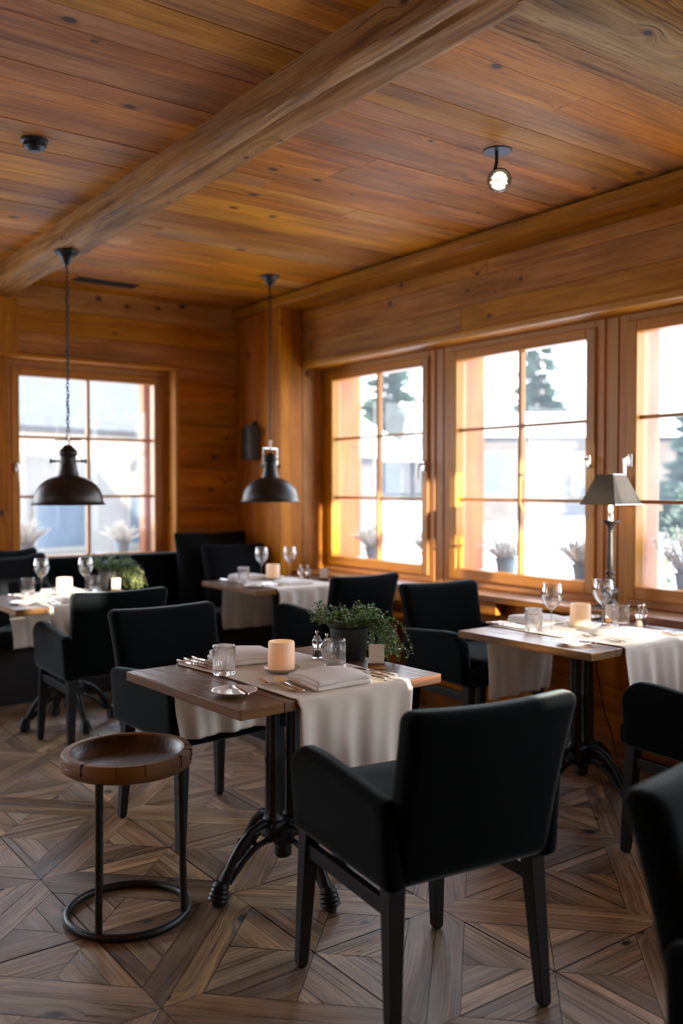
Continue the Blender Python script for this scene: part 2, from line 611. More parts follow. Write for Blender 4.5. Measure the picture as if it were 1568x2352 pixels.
        for a in range(3):
            b, d = (a + 1) % 3, (a + 2) % 3
            for sg in (-1, 1):
                for i in range(len(ax[b]) - 1):
                    for j in range(len(ax[d]) - 1):
                        q = []
                        for (ii, jj) in ((i, j), (i + 1, j), (i + 1, j + 1), (i, j + 1)):
                            p = [0, 0, 0]
                            p[a] = sg * h[a]
                            p[b] = ax[b][ii]
                            p[d] = ax[d][jj]
                            q.append(vert(p))
                        if sg < 0:
                            q = q[::-1]
                        if len(set(q)) >= 3:
                            qq = []
                            for x in q:
                                if x not in qq:
                                    qq.append(x)
                            s.face(qq, None, smooth)

    def build(s, name, mat, parent=None, bevel=0, sharp=38, solid=0, mats=None, mi=None, bseg=2):
        me = bpy.data.meshes.new(name)
        me.from_pydata(s.v, [], s.f)
        ul = me.uv_layers.new(name='uv')
        flat = []
        for q in s.uv:
            for a in q:
                flat.extend(a)
        ul.data.foreach_set('uv', flat)
        at = me.attributes.new('rnd', 'FLOAT', 'FACE')
        at.data.foreach_set('value', s.r)
        me.polygons.foreach_set('use_smooth', s.sm)
        me.materials.append(M[mat])
        if mats:
            for x in mats:
                me.materials.append(M[x])
            me.polygons.foreach_set('material_index', mi)
        me.update()
        if any(s.sm):
            me.set_sharp_from_angle(angle=R(sharp))
        o = bpy.data.objects.new(name, me)
        C.objects.link(o)
        if parent:
            o.parent = parent
        if bevel:
            b = o.modifiers.new('bevel', 'BEVEL')
            b.width = bevel
            b.segments = bseg
            b.limit_method = 'ANGLE'
            b.angle_limit = R(40)
        if solid:
            b = o.modifiers.new('solid', 'SOLIDIFY')
            b.thickness = solid
        return o


def struct(o):
    o['kind'] = 'structure'
    return o


def tag(o, label, cat, group=None, kind=None):
    o['label'] = label
    o['category'] = cat
    if group:
        o['group'] = group
    if kind:
        o['kind'] = kind
    return o


def thing(name, label, cat, loc=(0, 0, 0), rz=0, group=None):
    o = bpy.data.objects.new(name, None)
    o.empty_display_size = .05
    C.objects.link(o)
    o.location = loc
    o.rotation_euler = (0, 0, rz)
    return tag(o, label, cat, group)


def dup(root, loc, rz, label, group=None):
    r = root.copy()
    C.objects.link(r)
    r.location = loc
    r.rotation_euler = (0, 0, rz)
    r['label'] = label
    if group:
        r['group'] = group

    def rec(src, dst):
        for ch in list(src.children):
            c = ch.copy()
            C.objects.link(c)
            c.parent = dst
            rec(ch, c)
    rec(root, r)
    return r


FIRST = {}


def make(kind, builder, loc, rz, label, cat, group=None):
    """first call builds the thing, the next ones copy it with its parts"""
    if kind not in FIRST:
        o = thing(kind, label, cat, (0, 0, 0), 0, group)
        builder(o)
        FIRST[kind] = o
        o.location = loc
        o.rotation_euler = (0, 0, rz)
        return o
    return dup(FIRST[kind], loc, rz, label, group)


def planks(mb, O, U, V, N, L, H, wr=(.13, .2), th=.02, gap=.0025, lens=(2, 4), seed=1, jit=.0015, grainuv=True):
    """rows of boards: rows stacked along V, boards running along U, face at O, body towards -N"""
    rg = random.Random(seed)
    U, V, N, O = Vector(U), Vector(V), Vector(N), Vector(O)
    v = 0
    keep = mb.T.copy()
    while v < H - .01:
        w = rg.uniform(*wr)
        if H - v - w < wr[0] * .5:
            w = H - v
        w = min(w, H - v)
        u = -rg.uniform(0, lens[0]) if L > lens[1] else 0
        while u < L - .001:
            ln = rg.uniform(*lens)
            u1 = min(L, u + ln)
            if L - u1 < .4:
                u1 = L
            a0 = max(0, u)
            if u1 > a0:
                j = rg.uniform(-jit, jit)
                B = Matrix((U, V, N)).transposed().to_4x4()
                B.translation = O
                mb.T = keep @ B
                mb.box(a0 + gap / 2, u1 - gap / 2, v + gap / 2, v + w - gap / 2, -th, j, 'x', rg.random())
            u = u1
        v += w
    mb.T = keep


# ================================================================== STRUCTURE
CZ = 2.845      # ceiling height
BY = 6.56       # back wall face
WX = 3.94       # wall face over the windows
CX = 3.745      # corner pillar left face
HZ = 2.32       # window header height
LX = -2.6       # left wall
FY = -2.0       # wall behind the camera


# ---- floor: diagonal panels of reclaimed boards
def clip(poly, a, b, c):
    """keep a*x+b*y<=c"""
    o = []
    for i in range(len(poly)):
        p, q = poly[i], poly[(i + 1) % len(poly)]
        dp, dq = a * p[0] + b * p[1] - c, a * q[0] + b * q[1] - c
        if dp <= 0:
            o.append(p)
        if (dp < 0 < dq) or (dq < 0 < dp):
            t = dp / (dp - dq)
            o.append((p[0] + (q[0] - p[0]) * t, p[1] + (q[1] - p[1]) * t))
    return o


fl = MB()
rg = random.Random(11)
S2 = math.sqrt(.5)
PIT = .999 * S2          # panel pitch
HB = PIT / 2
BW = .088
GAP = .0011


def strips(poly, ax, widths, z):
    """cut a polygon (local xy) in strips that run along ax"""
    nx, ny = -ax[1], ax[0]
    t0 = min(p[0] * nx + p[1] * ny for p in poly)
    t1 = max(p[0] * nx + p[1] * ny for p in poly)
    t = t0
    while t < t1 - .004:
        w = rg.uniform(*widths)
        if t1 - t - w < widths[0] * .45:
            w = t1 - t
        q = clip(poly, -nx, -ny, -(t + GAP))
        if len(q) > 2:
            q = clip(q, nx, ny, t + w - GAP)
        if len(q) > 2:
            yield q, ax
        t += w


def floor_poly(q, ax, cx, cy):
    rn = rg.random()
    dz = rg.uniform(-.0006, .0006)
    pts = [(p[0] + cx, p[1] + cy, dz) for p in q]
    uvs = [(p[0] * ax[0] + p[1] * ax[1], -p[0] * ax[1] + p[1] * ax[0]) for p in q]
    ar = sum(q[i][0] * q[(i + 1) % len(q)][1] - q[(i + 1) % len(q)][0] * q[i][1] for i in range(len(q)))
    if abs(ar) < 1e-5:
        return
    if ar < 0:
        pts = pts[::-1]
        uvs = uvs[::-1]
    fl.poly(pts, uvs, False, rn)


for ia in range(-10, 12):
    for ib in range(-10, 16):
        # panel centres sit at (2.04+.5(a+b), 1.74+.5(a-b))... grid turned by 45 degrees
        cx = 2.04 + .4995 * (ia + ib)
        cy = 1.74 + .4995 * (ib - ia)
        if cx < LX - .5 or cx > 4.6 or cy < FY - .5 or cy > 7.2:
            continue
        sq = [(HB * 2 * S2, 0), (0, HB * 2 * S2), (-HB * 2 * S2, 0), (0, -HB * 2 * S2)]
        # border: four mitred bands, each cut in two boards
        for kq in range(4):
            an = PI / 4 + kq * PI / 2
            n = (math.cos(an), math.sin(an))
            tdir = (-n[1], n[0])
            # wedge where n is the dominant diagonal direction
            w = clip(sq, -n[0], -n[1], -(HB - BW + GAP))
            w = clip(w, -(n[0] - tdir[0]), -(n[1] - tdir[1]), -GAP * 1.4)
            w = clip(w, -(n[0] + tdir[0]), -(n[1] + tdir[1]), -GAP * 1.4)
            w = clip(w, n[0], n[1], HB - GAP)
            if len(w) > 2:
                floor_poly(w, tdir, cx, cy)
        inner = sq
        for kq in range(4):
            an = PI / 4 + kq * PI / 2
            inner = clip(inner, math.cos(an), math.sin(an), HB - BW - GAP)
        for kq in range(8):
            a0, a1 = kq * PI / 4, (kq + 1) * PI / 4
            w = clip(inner, math.sin(a0), -math.cos(a0), -GAP)
            w = clip(w, -math.sin(a1), math.cos(a1), -GAP)
            if len(w) < 3:
                continue
            am = (a0 + a1) / 2
            ax = (1, 0) if abs(math.cos(am)) > abs(math.sin(am)) else (0, 1)
            for q, axx in strips(w, ax, (.055, .10), 0):
                floor_poly(q, axx, cx, cy)
# dark base under the gaps
floor = struct(fl.build('floor', 'floor'))
b = MB()
b.box(LX - .4, 4.6, FY - .4, 7.1, -.2, -.0035)
fb = struct(b.build('subfloor', 'black', floor))

# ---- ceiling
ce = MB()
planks(ce, (LX, BY + .02, CZ), (1, 0, 0), (0, -1, 0), (0, 0, -1), 4.2 - LX, BY - FY, (.12, .19), .02, .0026, (4.8, 7.0), 5, .0018)
ce.box(LX - .4, 4.6, FY - .4, 7.1, CZ + .01, CZ + .2, 'x', .5)
struct(ce.build('ceiling', 'ceil'))


# rough beams
def beam(name, p0, p1, w, h, seed, rough=.006, zc=None, mat='beam', parts=1):
    """log between two points; section w (horizontal) x h"""
    mb = MB()
    p0, p1 = Vector(p0), Vector(p1)
    L = (p1 - p0).length
    d = (p1 - p0).normalized()
    side = Vector((-d.y, d.x, 0))
    n = max(8, int(L / .03))
    prof = []
    m = 7
    for i in range(m):      # left side going down
        prof.append((-w / 2, -h * i / m))
    for i in range(m * 2):
        prof.append((-w / 2 + w * i / (m * 2), -h))
    for i in range(m + 1):
        prof.append((w / 2, -h + h * i / m))
    rows = []
    for i in range(n + 1):
        c = p0 + d * (L * i / n)
        row = []
        for j, (a, z) in enumerate(prof):
            xx = L * i / n
            q = Vector((xx * 1.3, a * 9, z * 9 + seed * 7.7))
            fine = noise.noise(Vector((xx * 5, a * 60, z * 60 + seed)))
            dd = noise.noise(q) * rough + fine * rough * .45
            e = 1 if abs(abs(a) - w / 2) < 1e-6 and abs(z + h) < 1e-6 else 0
            chip = .005 + rough * .9 * max(0, noise.noise(Vector((xx * 4.1, seed * 3.3 + (5 if a > 0 else 0), 0))) + .25)
            aa = a + (dd if abs(abs(a) - w / 2) < 1e-6 else 0) * (1 if a < 0 else -1) - math.copysign(chip * e, a)
            zz = z + (dd if abs(z + h) < 1e-6 else 0) + chip * e
            if parts == 2 and abs(z + h) < 1e-6:
                if abs(a - w * .07) < w * .05:
                    zz += .010
                elif a > w * .12:
                    zz += .004
            row.append(mb.av(c + side * aa + Vector((0, 0, zz))))
        rows.append(row)
    acc = [0]
    for j in range(1, len(prof)):
        acc.append(acc[-1] + math.hypot(prof[j][0] - prof[j - 1][0], prof[j][1] - prof[j - 1][1]))
    for i in range(n):
        for j in range(len(prof) - 1):
            u0, u1 = L * i / n, L * (i + 1) / n
            mb.face((rows[i][j], rows[i + 1][j], rows[i + 1][j + 1], rows[i][j + 1]), [(u0, acc[j]), (u1, acc[j]), (u1, acc[j + 1]), (u0, acc[j + 1])], True, seed * .173 % 1)
    mb.face(rows[0], None, False, .2)
    mb.face(rows[-1][::-1], None, False, .2)
    return struct(mb.build(name, mat, sharp=50))


beam('trim_1', (1.81, FY, CZ + .005), (1.83, BY + .05, CZ + .005), .205, .125, 1, .010, parts=2)
beam('trim_2', (1.88, 1.715, CZ + .005), (4.1, 1.725, CZ + .005), .235, .122, 2, .016)
tm = MB()
tm.box(1.90, 4.1, 1.82, 2.055, CZ - .008, CZ + .005, 'x', .77)
struct(tm.build('trim_3', 'beam'))
# crown timber along the window wall
beam('trim_4', (3.86 - .02, FY, CZ - .014), (3.86 - .02, BY, CZ - .014), .30, .072, 3, .004, mat='wall')

# ---- window wall (right): boards over the windows, posts between
wr_ = MB()
wr_.box(WX + .02, 4.5, FY - .3, BY + .4, HZ + .031, CZ + .15, 'y', .3)
planks(wr_, (WX, FY, HZ + .03), (0, 1, 0), (0, 0, 1), (-1, 0, 0), 5.87 - FY + .2, CZ - HZ - .03, (.155, .185), .02, .003, (2.5, 4.5), 21, .001)
# soffit under the header
wr_.box(WX, 4.16, FY, 5.93, HZ, HZ + .03, 'y', .61)
# wall under the ledge
wr_.box(3.97, 4.5, FY - .3, BY + .4, -.1, .73, 'y', .3)
planks(wr_, (3.95, FY, 0), (0, 1, 0), (0, 0, 1), (-1, 0, 0), BY - FY, .73, (.16, .2), .02, .003, (2.5, 4.5), 25, .001)
struct(wr_.build('wall_right', 'wall'))
tr = MB()
tr.box(WX - .022, WX + .02, FY, 5.87, HZ - .004, HZ + .042, 'y', .83)
struct(tr.build('trim_5', 'frame', bevel=.012))
# corner pillar
pc = MB()
pc.box(CX + .02, 4.5, 5.89, BY + .4, -.1, CZ + .1, 'z', .3)
planks(pc, (CX, BY, 0), (0, 0, 1), (0, -1, 0), (-1, 0, 0), CZ, BY - 5.87, (.14, .22), .02, .003, (3, 5), 31, .0015)
planks(pc, (CX - .018, 5.87, 0), (0, 0, 1), (1, 0, 0), (0, -1, 0), CZ, .19, (.095, .1), .02, .002, (3, 5), 32, .001)
planks(pc, (3.94, 5.885, 0), (0, 0, 1), (1, 0, 0), (0, -1, 0), CZ, .30, (.1, .15), .02, .002, (3, 5), 33, .001)
struct(pc.build('wall_corner', 'wall'))

# ---- back wall with its window opening
bw = MB()
WL, WR = 1.93, 3.209
bw.box(LX - .3, -1.2, BY + .02, BY + .42, -.1, CZ + .1, 'x', .3)
bw.box(-1.2, 1.3, BY + .02, BY + .42, -.1, .9, 'x', .3)
bw.box(-1.2, 1.3, BY + .02, BY + .42, 2.3, CZ + .1, 'x', .3)
bw.box(1.3, WL, BY + .02, BY + .42, -.1, CZ + .1, 'z', .6)
bw.box(WR, 4.5, BY + .02, BY + .42, -.1, CZ + .1, 'x', .3)
bw.box(WL, WR, BY + .02, BY + .42, -.1, .88, 'x', .3)
bw.box(WL, WR, BY + .02, BY + .42, HZ, CZ + .1, 'x', .3)
planks(bw, (1.975, BY, HZ + .02), (1, 0, 0), (0, 0, 1), (0, -1, 0), CX - 1.975, CZ - HZ - .02, (.15, .19), .02, .003, (3, 5), 41, .0015)
planks(bw, (WR + .012, BY, 0), (1, 0, 0), (0, 0, 1), (0, -1, 0), CX - WR - .012, HZ + .02, (.14, .19), .02, .003, (3, 5), 44, .0015)
planks(bw, (WL, BY, 0), (1, 0, 0), (0, 0, 1), (0, -1, 0), WR - WL, .88, (.15, .19), .02, .003, (3, 5), 43, .0015)
planks(bw, (LX, BY, 0), (1, 0, 0), (0, 0, 1), (0, -1, 0), -1.2 - LX, CZ, (.15, .19), .02, .003, (3, 5), 45, .0015)
struct(bw.build('wall_back', 'wall'))
tp = MB()
tp.box(1.50, 1.975, BY - .03, BY + .03, HZ + .02, CZ, 'z', .13)
tp.box(1.30, WL - .01, BY - .012, BY + .03, 0, HZ + .02, 'z', .53)
tp.box(WR - .018, WR + .014, BY - .006, BY + .19, .88, HZ, 'z', .9)
tp.box(1.3, WR + .014, BY - .02, BY + .19, HZ - .002, HZ + .026, 'x', .22)
struct(tp.build('trim_6', 'wall', bevel=.006))

# ---- remaining shell
wl = MB()
wl.box(LX - .3, LX, FY - .3, 4.1, -.1, CZ + .1, 'y', .3)
wl.box(LX - .3, LX, 4.1, 4.9, -.1, .85, 'y', .4)  # unseen opening above, added for cool sky fill from the left
wl.box(LX - .3, LX, 4.1, 4.9, 2.25, CZ + .1, 'y', .5)
wl.box(LX - .3, LX, 4.9, BY + .3, -.1, CZ + .1, 'y', .6)
struct(wl.build('wall_left', 'wall'))
wf = MB()
# unseen slots shaped to place the sun patches, as (x0, x1, z0, z1); the wall is filled in column by column
SUN_SLOTS = [(.58, .88, 1.78, 2.00), (.88, 1.50, 1.88, 2.00), (1.18, 1.30, 1.27, 1.32), (1.26, 1.62, 1.388, 1.44), (2.24, 3.02, 1.405, 1.50), (3.04, 3.38, 1.52, 2.45)]
xs_ = sorted({LX, 4.5} | {q[0] for q in SUN_SLOTS} | {q[1] for q in SUN_SLOTS})
for x0, x1 in zip(xs_[:-1], xs_[1:]):
    z = -.1
    for q in sorted((q for q in SUN_SLOTS if q[0] <= x0 + 1e-6 and q[1] >= x1 - 1e-6), key=lambda q: q[2]):
        wf.box(x0, x1, FY - .12, FY, z, q[2], 'x', .4)
        z = q[3]
    wf.box(x0, x1, FY - .12, FY, z, CZ + .1, 'x', .4)
wf.box(3.20, 3.22, FY - .09, FY - .03, 1.52, 2.45, 'z', .8)  # bars added in the unseen slot to break up the sun patch
for z in (1.61, 2.03):
    wf.box(3.04, 3.38, FY - .09, FY - .03, z, z + .028, 'x', .8)
struct(wf.build('wall_front', 'wall'))

# ---- ledge along the windows
lg = MB()
planks(lg, (3.83, -1.9, .768), (0, 1, 0), (1, 0, 0), (0, 0, 1), 5.86 + 1.9, .36, (.10, .14), .035, .003, (2.5, 4), 51, .001)
struct(lg.build('window_ledge', 'ledge', bevel=.002))
lf = MB()
lf.box(3.86, 3.90, 3.75, 5.86, .655, .733, 'y', .5)
struct(lf.build('trim_7', 'wall', bevel=.003))
bb = MB()
bb.box(3.925, 3.95, FY, BY, 0, .09, 'y', .2)
struct(bb.build('baseboard_right', 'ledge', bevel=.003))


# ---- windows
def window(name, O, rz, gw, g0, g1, handle_side=1, handle=True):
    """local: x along width (centre 0), y towards the room is negative, z up. O at the glass plane"""
    root = bpy.data.objects.new(name, None)
    C.objects.link(root)
    root.location = O
    root.rotation_euler = (0, 0, rz)
    struct(root)
    h = gw / 2
    fr = MB()
    fo, fi = h + .115, h + .055     # fixed frame
    for sg in (-1, 1):
        a, b_ = sorted((sg * fo, sg * fi))
        fr.box(a, b_, -.045, .05, g0 - .15, g1 + .13, 'z', .3 + .2 * sg)
    fr.box(-fi, fi, -.045, .05, g0 - .15, g0 - .06, 'x', .6)
    fr.box(-fi, fi, -.045, .05, g1 + .055, g1 + .13, 'x', .7)
    fr.build('window_frame', 'frame', root, bevel=.004)
    sa = MB()
    so = h + .062
    for sg in (-1, 1):
        a, b_ = sorted((sg * so, sg * h))
        sa.box(a, b_, -.062, .02, g0 - .068, g1 + .062, 'z', .35 + .1 * sg)
    sa.box(-h, h, -.062, .02, g0 - .068, g0, 'x', .5)
    sa.box(-h, h, -.062, .02, g1, g1 + .062, 'x', .8)
    sa.build('sash', 'frame', root, bevel=.006)
    mu = MB()
    mu.box(-.012, .012, -.030, .012, g0, g1, 'z', .4)
    for q in (1 / 3, 2 / 3):
        z = g0 + (g1 - g0) * q
        mu.box(-h, h, -.026, .010, z - .010, z + .010, 'x', .45)
    mu.build('muntin', 'frame', root, bevel=.003)
    pa = MB()
    pa.poly([(-h, .004, g0), (h, .004, g0), (h, .004, g1), (-h, .004, g1)])
    pa.build('pane', 'pane', root)
    if handle:
        hm = MB()
        hx = handle_side * (h + .03)
        hz = 1.545
        hm.rbox((hx, -.068, hz), (.028, .012, .075), .005, 2, 1)
        hm.tube([(hx, -.07, hz + .012), (hx, -.105, hz + .012), (hx, -.118, hz + .006), (hx - handle_side * .004, -.12, hz - .02), (hx - handle_side * .004, -.118, hz - .105)], [.009, .009, .010, .009, .006], 10)
        hm.build('window_handle', 'chrome', root)
    return root


GX = 4.17
# local +x runs along world -Y for these, so that local -y points into the room (-X)
for i, yc in enumerate((5.212, 3.834, 2.460, 1.08, -.30, -1.47)):
    gw = 1.042 if i < 5 else .8
    window('window_%d' % (i + 2), (GX, yc, 0), R(-90), gw, .875, 2.222, 1 if i != 2 else -1, True)
    if i < 5:
        portal('portal', (GX + .05, yc, 1.6), gw, 1.36, (-1, 0, 0))
window('window_1', (2.555, 6.755, 0), 0, 1.045, .897, 2.207, -1)
portal('portal', (2.555, 6.80, 1.6), 1.05, 1.32, (0, -1, 0))
portal('portal', (.05, 6.80, 1.6), 2.5, 1.4, (0, -1, 0))
portal('portal', (LX - .05, 4.5, 1.55), .8, 1.4, (1, 0, 0))

mp = MB()
for (y0, y1) in ((4.39, 4.66), (3.00, 3.28), (1.62, 1.90), (.24, .53), (-1.03, -.86)):
    mp.box(4.135, 4.235, y0, y1, .76, HZ + .02, 'z', y0 % 1)
    mp.box(4.128, 4.14, (y0 + y1) / 2 - .03, (y0 + y1) / 2 + .03, .76, HZ, 'z', (y0 + .3) % 1)
mp.box(4.135, 4.235, 5.81, 5.90, .76, HZ + .02, 'z', .25)
mp.box(4.14, 4.23, -1.9, 5.9, .765, .80, 'y', .45)
struct(mp.build('trim_8', 'frame', bevel=.004))
ob = MB()
ob.box(3.93, 4.5, FY - .3, 5.9, HZ + .01, HZ + .02, 'y', .3)
# exterior log posts between the windows
xp = MB()
for (y0, y1, x1) in ((5.86, 6.5, 4.50), (4.455, 4.70, 4.485), (3.07, 3.31, 4.46), (1.69, 1.93, 4.46), (.3, .54, 4.46)):
    xp.box(4.245, x1, y0, y1, .70, 2.55, 'z', (y0 * 3.7) % 1)
struct(xp.build('trim_9', 'post', bevel=.025, bseg=3))
xb = MB()
xb.box(3.08, 3.4, 6.90, 7.02, .80, 2.45, 'z', .4)
struct(xb.build('trim_10', 'post', bevel=.02, bseg=3))
xs = MB()
xs.box(4.22, 4.62, -1.9, 5.85, .805, .845, 'y', .3)
xs.box(1.9, 3.10, 6.80, 7.2, .83, .865, 'x', .4)
struct(xs.build('window_sill_outside', 'snow', bevel=.004))
si = MB()
si.box(WL, WR, BY - .02, 6.73, .855, .885, 'x', .35)
struct(si.build('window_sill', 'ledge', bevel=.004))

# ================================================================== OUTSIDE
gnd = MB()
N = 40
for i in range(N):
    for j in range(N):
        x0, x1 = -60 + 160 * i / N, -60 + 160 * (i + 1) / N
        y0, y1 = -60 + 160 * j / N, -60 + 160 * (j + 1) / N

        def hz(x, y):
            d = math.hypot(x - 2, y - 3)
            ri_ = min(1, max(0, (d - 7) / 11)) * min(1, max(0, (x - 5.5) / 4))
            return -.25 + 1.25 * ri_ * ri_ * (3 - 2 * ri_) + (noise.noise(Vector((x * .06, y * .06, 0))) * .3 * min(1, max(0, (d - 12) / 20)))
        gnd.poly([(x0, y0, hz(x0, y0)), (x1, y0, hz(x1, y0)), (x1, y1, hz(x1, y1)), (x0, y1, hz(x0, y1))], None, True)
struct(gnd.build('ground', 'snow', sharp=180))


def conifer(o, h=9, seed=1, n=900, spread=.26):
    rg = random.Random(seed)
    t = MB()
    t.tube([(0, 0, -.3), (0, 0, h * .5), (0, 0, h * .97)], [.16, .09, .01], 8)
    t.build('trunk', 'bark', o)
    f = MB()
    nl = 34
    for l_ in range(nl):
        q = (l_ + .5) / nl
        z = h * (.08 + .90 * q)
        nb = int(18 - 9 * q)
        for i in range(nb):
            rr = h * spread * (1 - q) ** .9 * rg.uniform(.45, 1.15) + .12
            a = rg.uniform(0, 2 * PI)
            ca, sa = math.cos(a), math.sin(a)
            zz = z + rg.uniform(-.15, .15)
            m_ = max(3, int(rr / .16))
            for j in range(m_):
                t_ = (j + 1) / m_
                x_, y_ = ca * rr * t_, sa * rr * t_
                zt = zz - rr * .38 * t_ + rr * .16 * t_ * t_
                for w_ in range(7):
                    sdv = rg.uniform(-1, 1) * (.10 + .22 * (1 - t_) * rr)
                    ln = rg.uniform(.14, .30)
                    f.rnd = rg.random()
                    px_, py_ = x_ - sa * sdv, y_ + ca * sdv
                    f.poly([(px_, py_, zt + .03), (px_ + ca * ln - sa * sdv * .4, py_ + sa * ln + ca * sdv * .4, zt - .10 * rg.random()), (px_ + ca * ln * .4 + sa * .05, py_ + sa * ln * .4 - ca * .05, zt - .14)])
    f.build('needles', 'needles', o)


trees = [
    (18.5 * 1.5, 16.4 * 1.5, 7.6, 'tall pointed fir standing alone in the right pane of the middle side window', 1),
    (24.0, 29.5, 8.4, 'fir partly hidden behind the orange post of the middle side window', 2),
    (14.9, 9.2, 3.2, 'fir in the upper right pane of the side window nearest the camera', 3),
    (33.0, 16.3, 6.0, 'distant fir farther right behind the table lamp window', 4),
    (20.0, 32.0, 7.4, 'pale distant fir seen through the side window nearest the corner', 5),
    (8.0, 24.5, 7.5, 'fir rising above the roof behind the left window', 6),
]
for x, y, h, lab, sd in trees:
    o = thing('fir_tree', lab, 'tree', (x, y, .3 if x > 12 else -.5), sd, 'firs in the snow outside')
    conifer(o, h, sd)


def leaf_quad(f, p, d, up, L, w):
    d = d.normalized()
    s_ = d.cross(up)
    if s_.length < 1e-3:
        s_ = d.orthogonal()
    s_.normalize()
    n = s_.cross(d)
    a = p
    b1 = p + d * L * .5 + s_ * w - n * w * .25
    b2 = p + d * L * .5 - s_ * w - n * w * .25
    mid = p + d * L * .5
    e = p + d * L
    rn = f.rng.random()
    f.poly([a, b1, e, mid], None, False, rn)
    f.poly([a, mid, e, b2], None, False, rn)


def shrub(o, h=1.7, r=.7, seed=1, n=1500):
    f = MB(seed)
    rg = f.rng
    s_ = MB()
    for i in range(10):
        a = rg.uniform(0, 2 * PI)
        s_.tube([(0, 0, 0), (math.cos(a) * r * .3, math.sin(a) * r * .3, h * .5), (math.cos(a) * r * .6, math.sin(a) * r * .6, h * .85)], [.015, .01, .004], 5)
    s_.build('stem', 'bark', o)
    for i in range(n):
        z = rg.random()
        rr = r * math.sqrt(max(0, 1 - (2 * z - 1) ** 2)) * rg.random() ** .4
        a = rg.uniform(0, 2 * PI)
        p = Vector((math.cos(a) * rr, math.sin(a) * rr, z * h))
        leaf_quad(f, p, Vector((rg.uniform(-1, 1), rg.uniform(-1, 1), rg.uniform(-.3, 1))), Vector((0, 0, 1)), .09, .022)
    f.build('foliage', 'shrub', o)


o = thing('garden_shrub', 'tall green shrub outside the side window at the right edge', 'shrub', (6.75, 4.05, -.25), 0)
shrub(o, 1.95, .50, 3)


def chalet(o, w, d, h, roofh, wall='chalet', nwin=3, seed=1, snowroof=True):
    b = MB()
    b.box(-w / 2, w / 2, -d / 2, d / 2, -.6, h, 'x')
    b.poly([(-w / 2, -d / 2, h), (-w / 2, d / 2, h), (-w / 2, 0, h + roofh)])
    b.poly([(w / 2, -d / 2, h), (w / 2, 0, h + roofh), (w / 2, d / 2, h)])
    b.build('wall', wall, o)
    r = MB()
    ov = .5
    for sg in (-1, 1):
        y1 = sg * (d / 2 + ov)
        z1 = h - ov * roofh / (d / 2)
        A = [(-w / 2 - ov, 0, h + roofh), (w / 2 + ov, 0, h + roofh), (w / 2 + ov, y1, z1), (-w / 2 - ov, y1, z1)]
        B = [(p[0], p[1], p[2] + .16) for p in A]
        ia = [r.av(p) for p in A]
        ib = [r.av(p) for p in B]
        r.face(ib)
        r.face(ia[::-1])
        for q in range(4):
            r.face((ia[q], ia[(q + 1) % 4], ib[(q + 1) % 4], ib[q]))
    r.build('roof', 'snow' if snowroof else 'roof', o)
    for sg in (-1, 1):
        for i in range(nwin):
            x = -w / 2 + w * (i + .5) / nwin
            q = MB()
            q.box(x - .45, x + .45, sg * d / 2 - .04, sg * d / 2 + .04, h * .25, h * .25 + .8)
            pf = q.build('window_opening', 'darkglass', o)
            q = MB()
            for a in (-.5, .45):
                q.box(x + a, x + a + .06, sg * d / 2 - .07, sg * d / 2 + .07, h * .25 - .05, h * .25 + .85)
            for a in (-.05, .8):
                q.box(x - .5, x + .51, sg * d / 2 - .07, sg * d / 2 + .07, h * .25 + a, h * .25 + a + .06)
            q.build('surround', 'render', pf)


o = thing('chalet', 'grey wooden chalet with snow on its roof behind the middle side window', 'building', (16.4, 13.6, .85), R(-38))
chalet(o, 6.4, 4.5, 1.65, .42, nwin=3)
o = thing('chalet', 'dark chalet with snowy roof seen through the side window nearest the camera', 'building', (23.5, 15.8, .85), R(-55))
chalet(o, 4.6, 4.0, 1.8, .45, nwin=2)
o = thing('chalet', 'distant pale chalet behind the side window nearest the corner', 'building', (17.6, 22.0, .85), R(-35))
chalet(o, 6, 4, 1.4, .4, nwin=3)
o = thing('guest_house', 'beige house with dark roof across the terrace behind the left window', 'building', (6.2, 17.5, -.3), R(14))
chalet(o, 9.0, 5, 2.9, 1.3, 'render', 5, snowroof=False)
o = thing('chalet', 'small dark wooden hut behind the right edge of the left window', 'building', (8.4, 12.9, -.3), R(30))
chalet(o, 2.2, 2.2, 2.5, .7, nwin=1)


def terrace_chair(o):
    f = MB()
    for sx_ in (-.26, .26):
        for sy_ in (-.25, .25):
            f.tube([(sx_, sy_, 0), (sx_, sy_, .62 if sy_ > 0 else .82)], .02, 6)
        f.tube([(sx_, -.27, .63), (sx_, .27, .63)], .025, 6)
    f.build('frame', 'outfurn', o)
    s_ = MB()
    s_.rbox((0, 0, .42), (.5, .5, .10), .03, 2, 2)
    s_.build('seat', 'outwhite', o)
    s_ = MB()
    s_.rbox((0, -.27, .68), (.5, .07, .42), .03, 2, 2)
    s_.build('backrest', 'outfurn', o)


for x, y, a, lab in ((2.95, 9.3, .4, 'pale terrace armchair outside behind the left window, nearest the glass'), (3.9, 10.1, 2.2, 'terrace armchair outside behind the left window, right of centre'), (2.4, 10.6, -.7, 'terrace armchair outside at the left edge of the left window')):
    make('terrace_chair', terrace_chair, (x, y, -.25), a, lab, 'chair', 'terrace chairs outside the left window')


def terrace_table(o):
    s_ = MB()
    s_.box(-.4, .4, -.4, .4, .70, .735)
    s_.build('tabletop', 'outwhite', o, bevel=.005)
    s_ = MB()
    s_.tube([(0, 0, 0), (0, 0, .7)], .03, 8)
    s_.lathe([(0, 0), (.25, 0), (.25, .02), (0, .04)], 20)
    s_.build('base', 'outfurn', o)


make('terrace_table', terrace_table, (3.25, 9.95, -.25), .3, 'white square terrace table outside behind the left window', 'table')


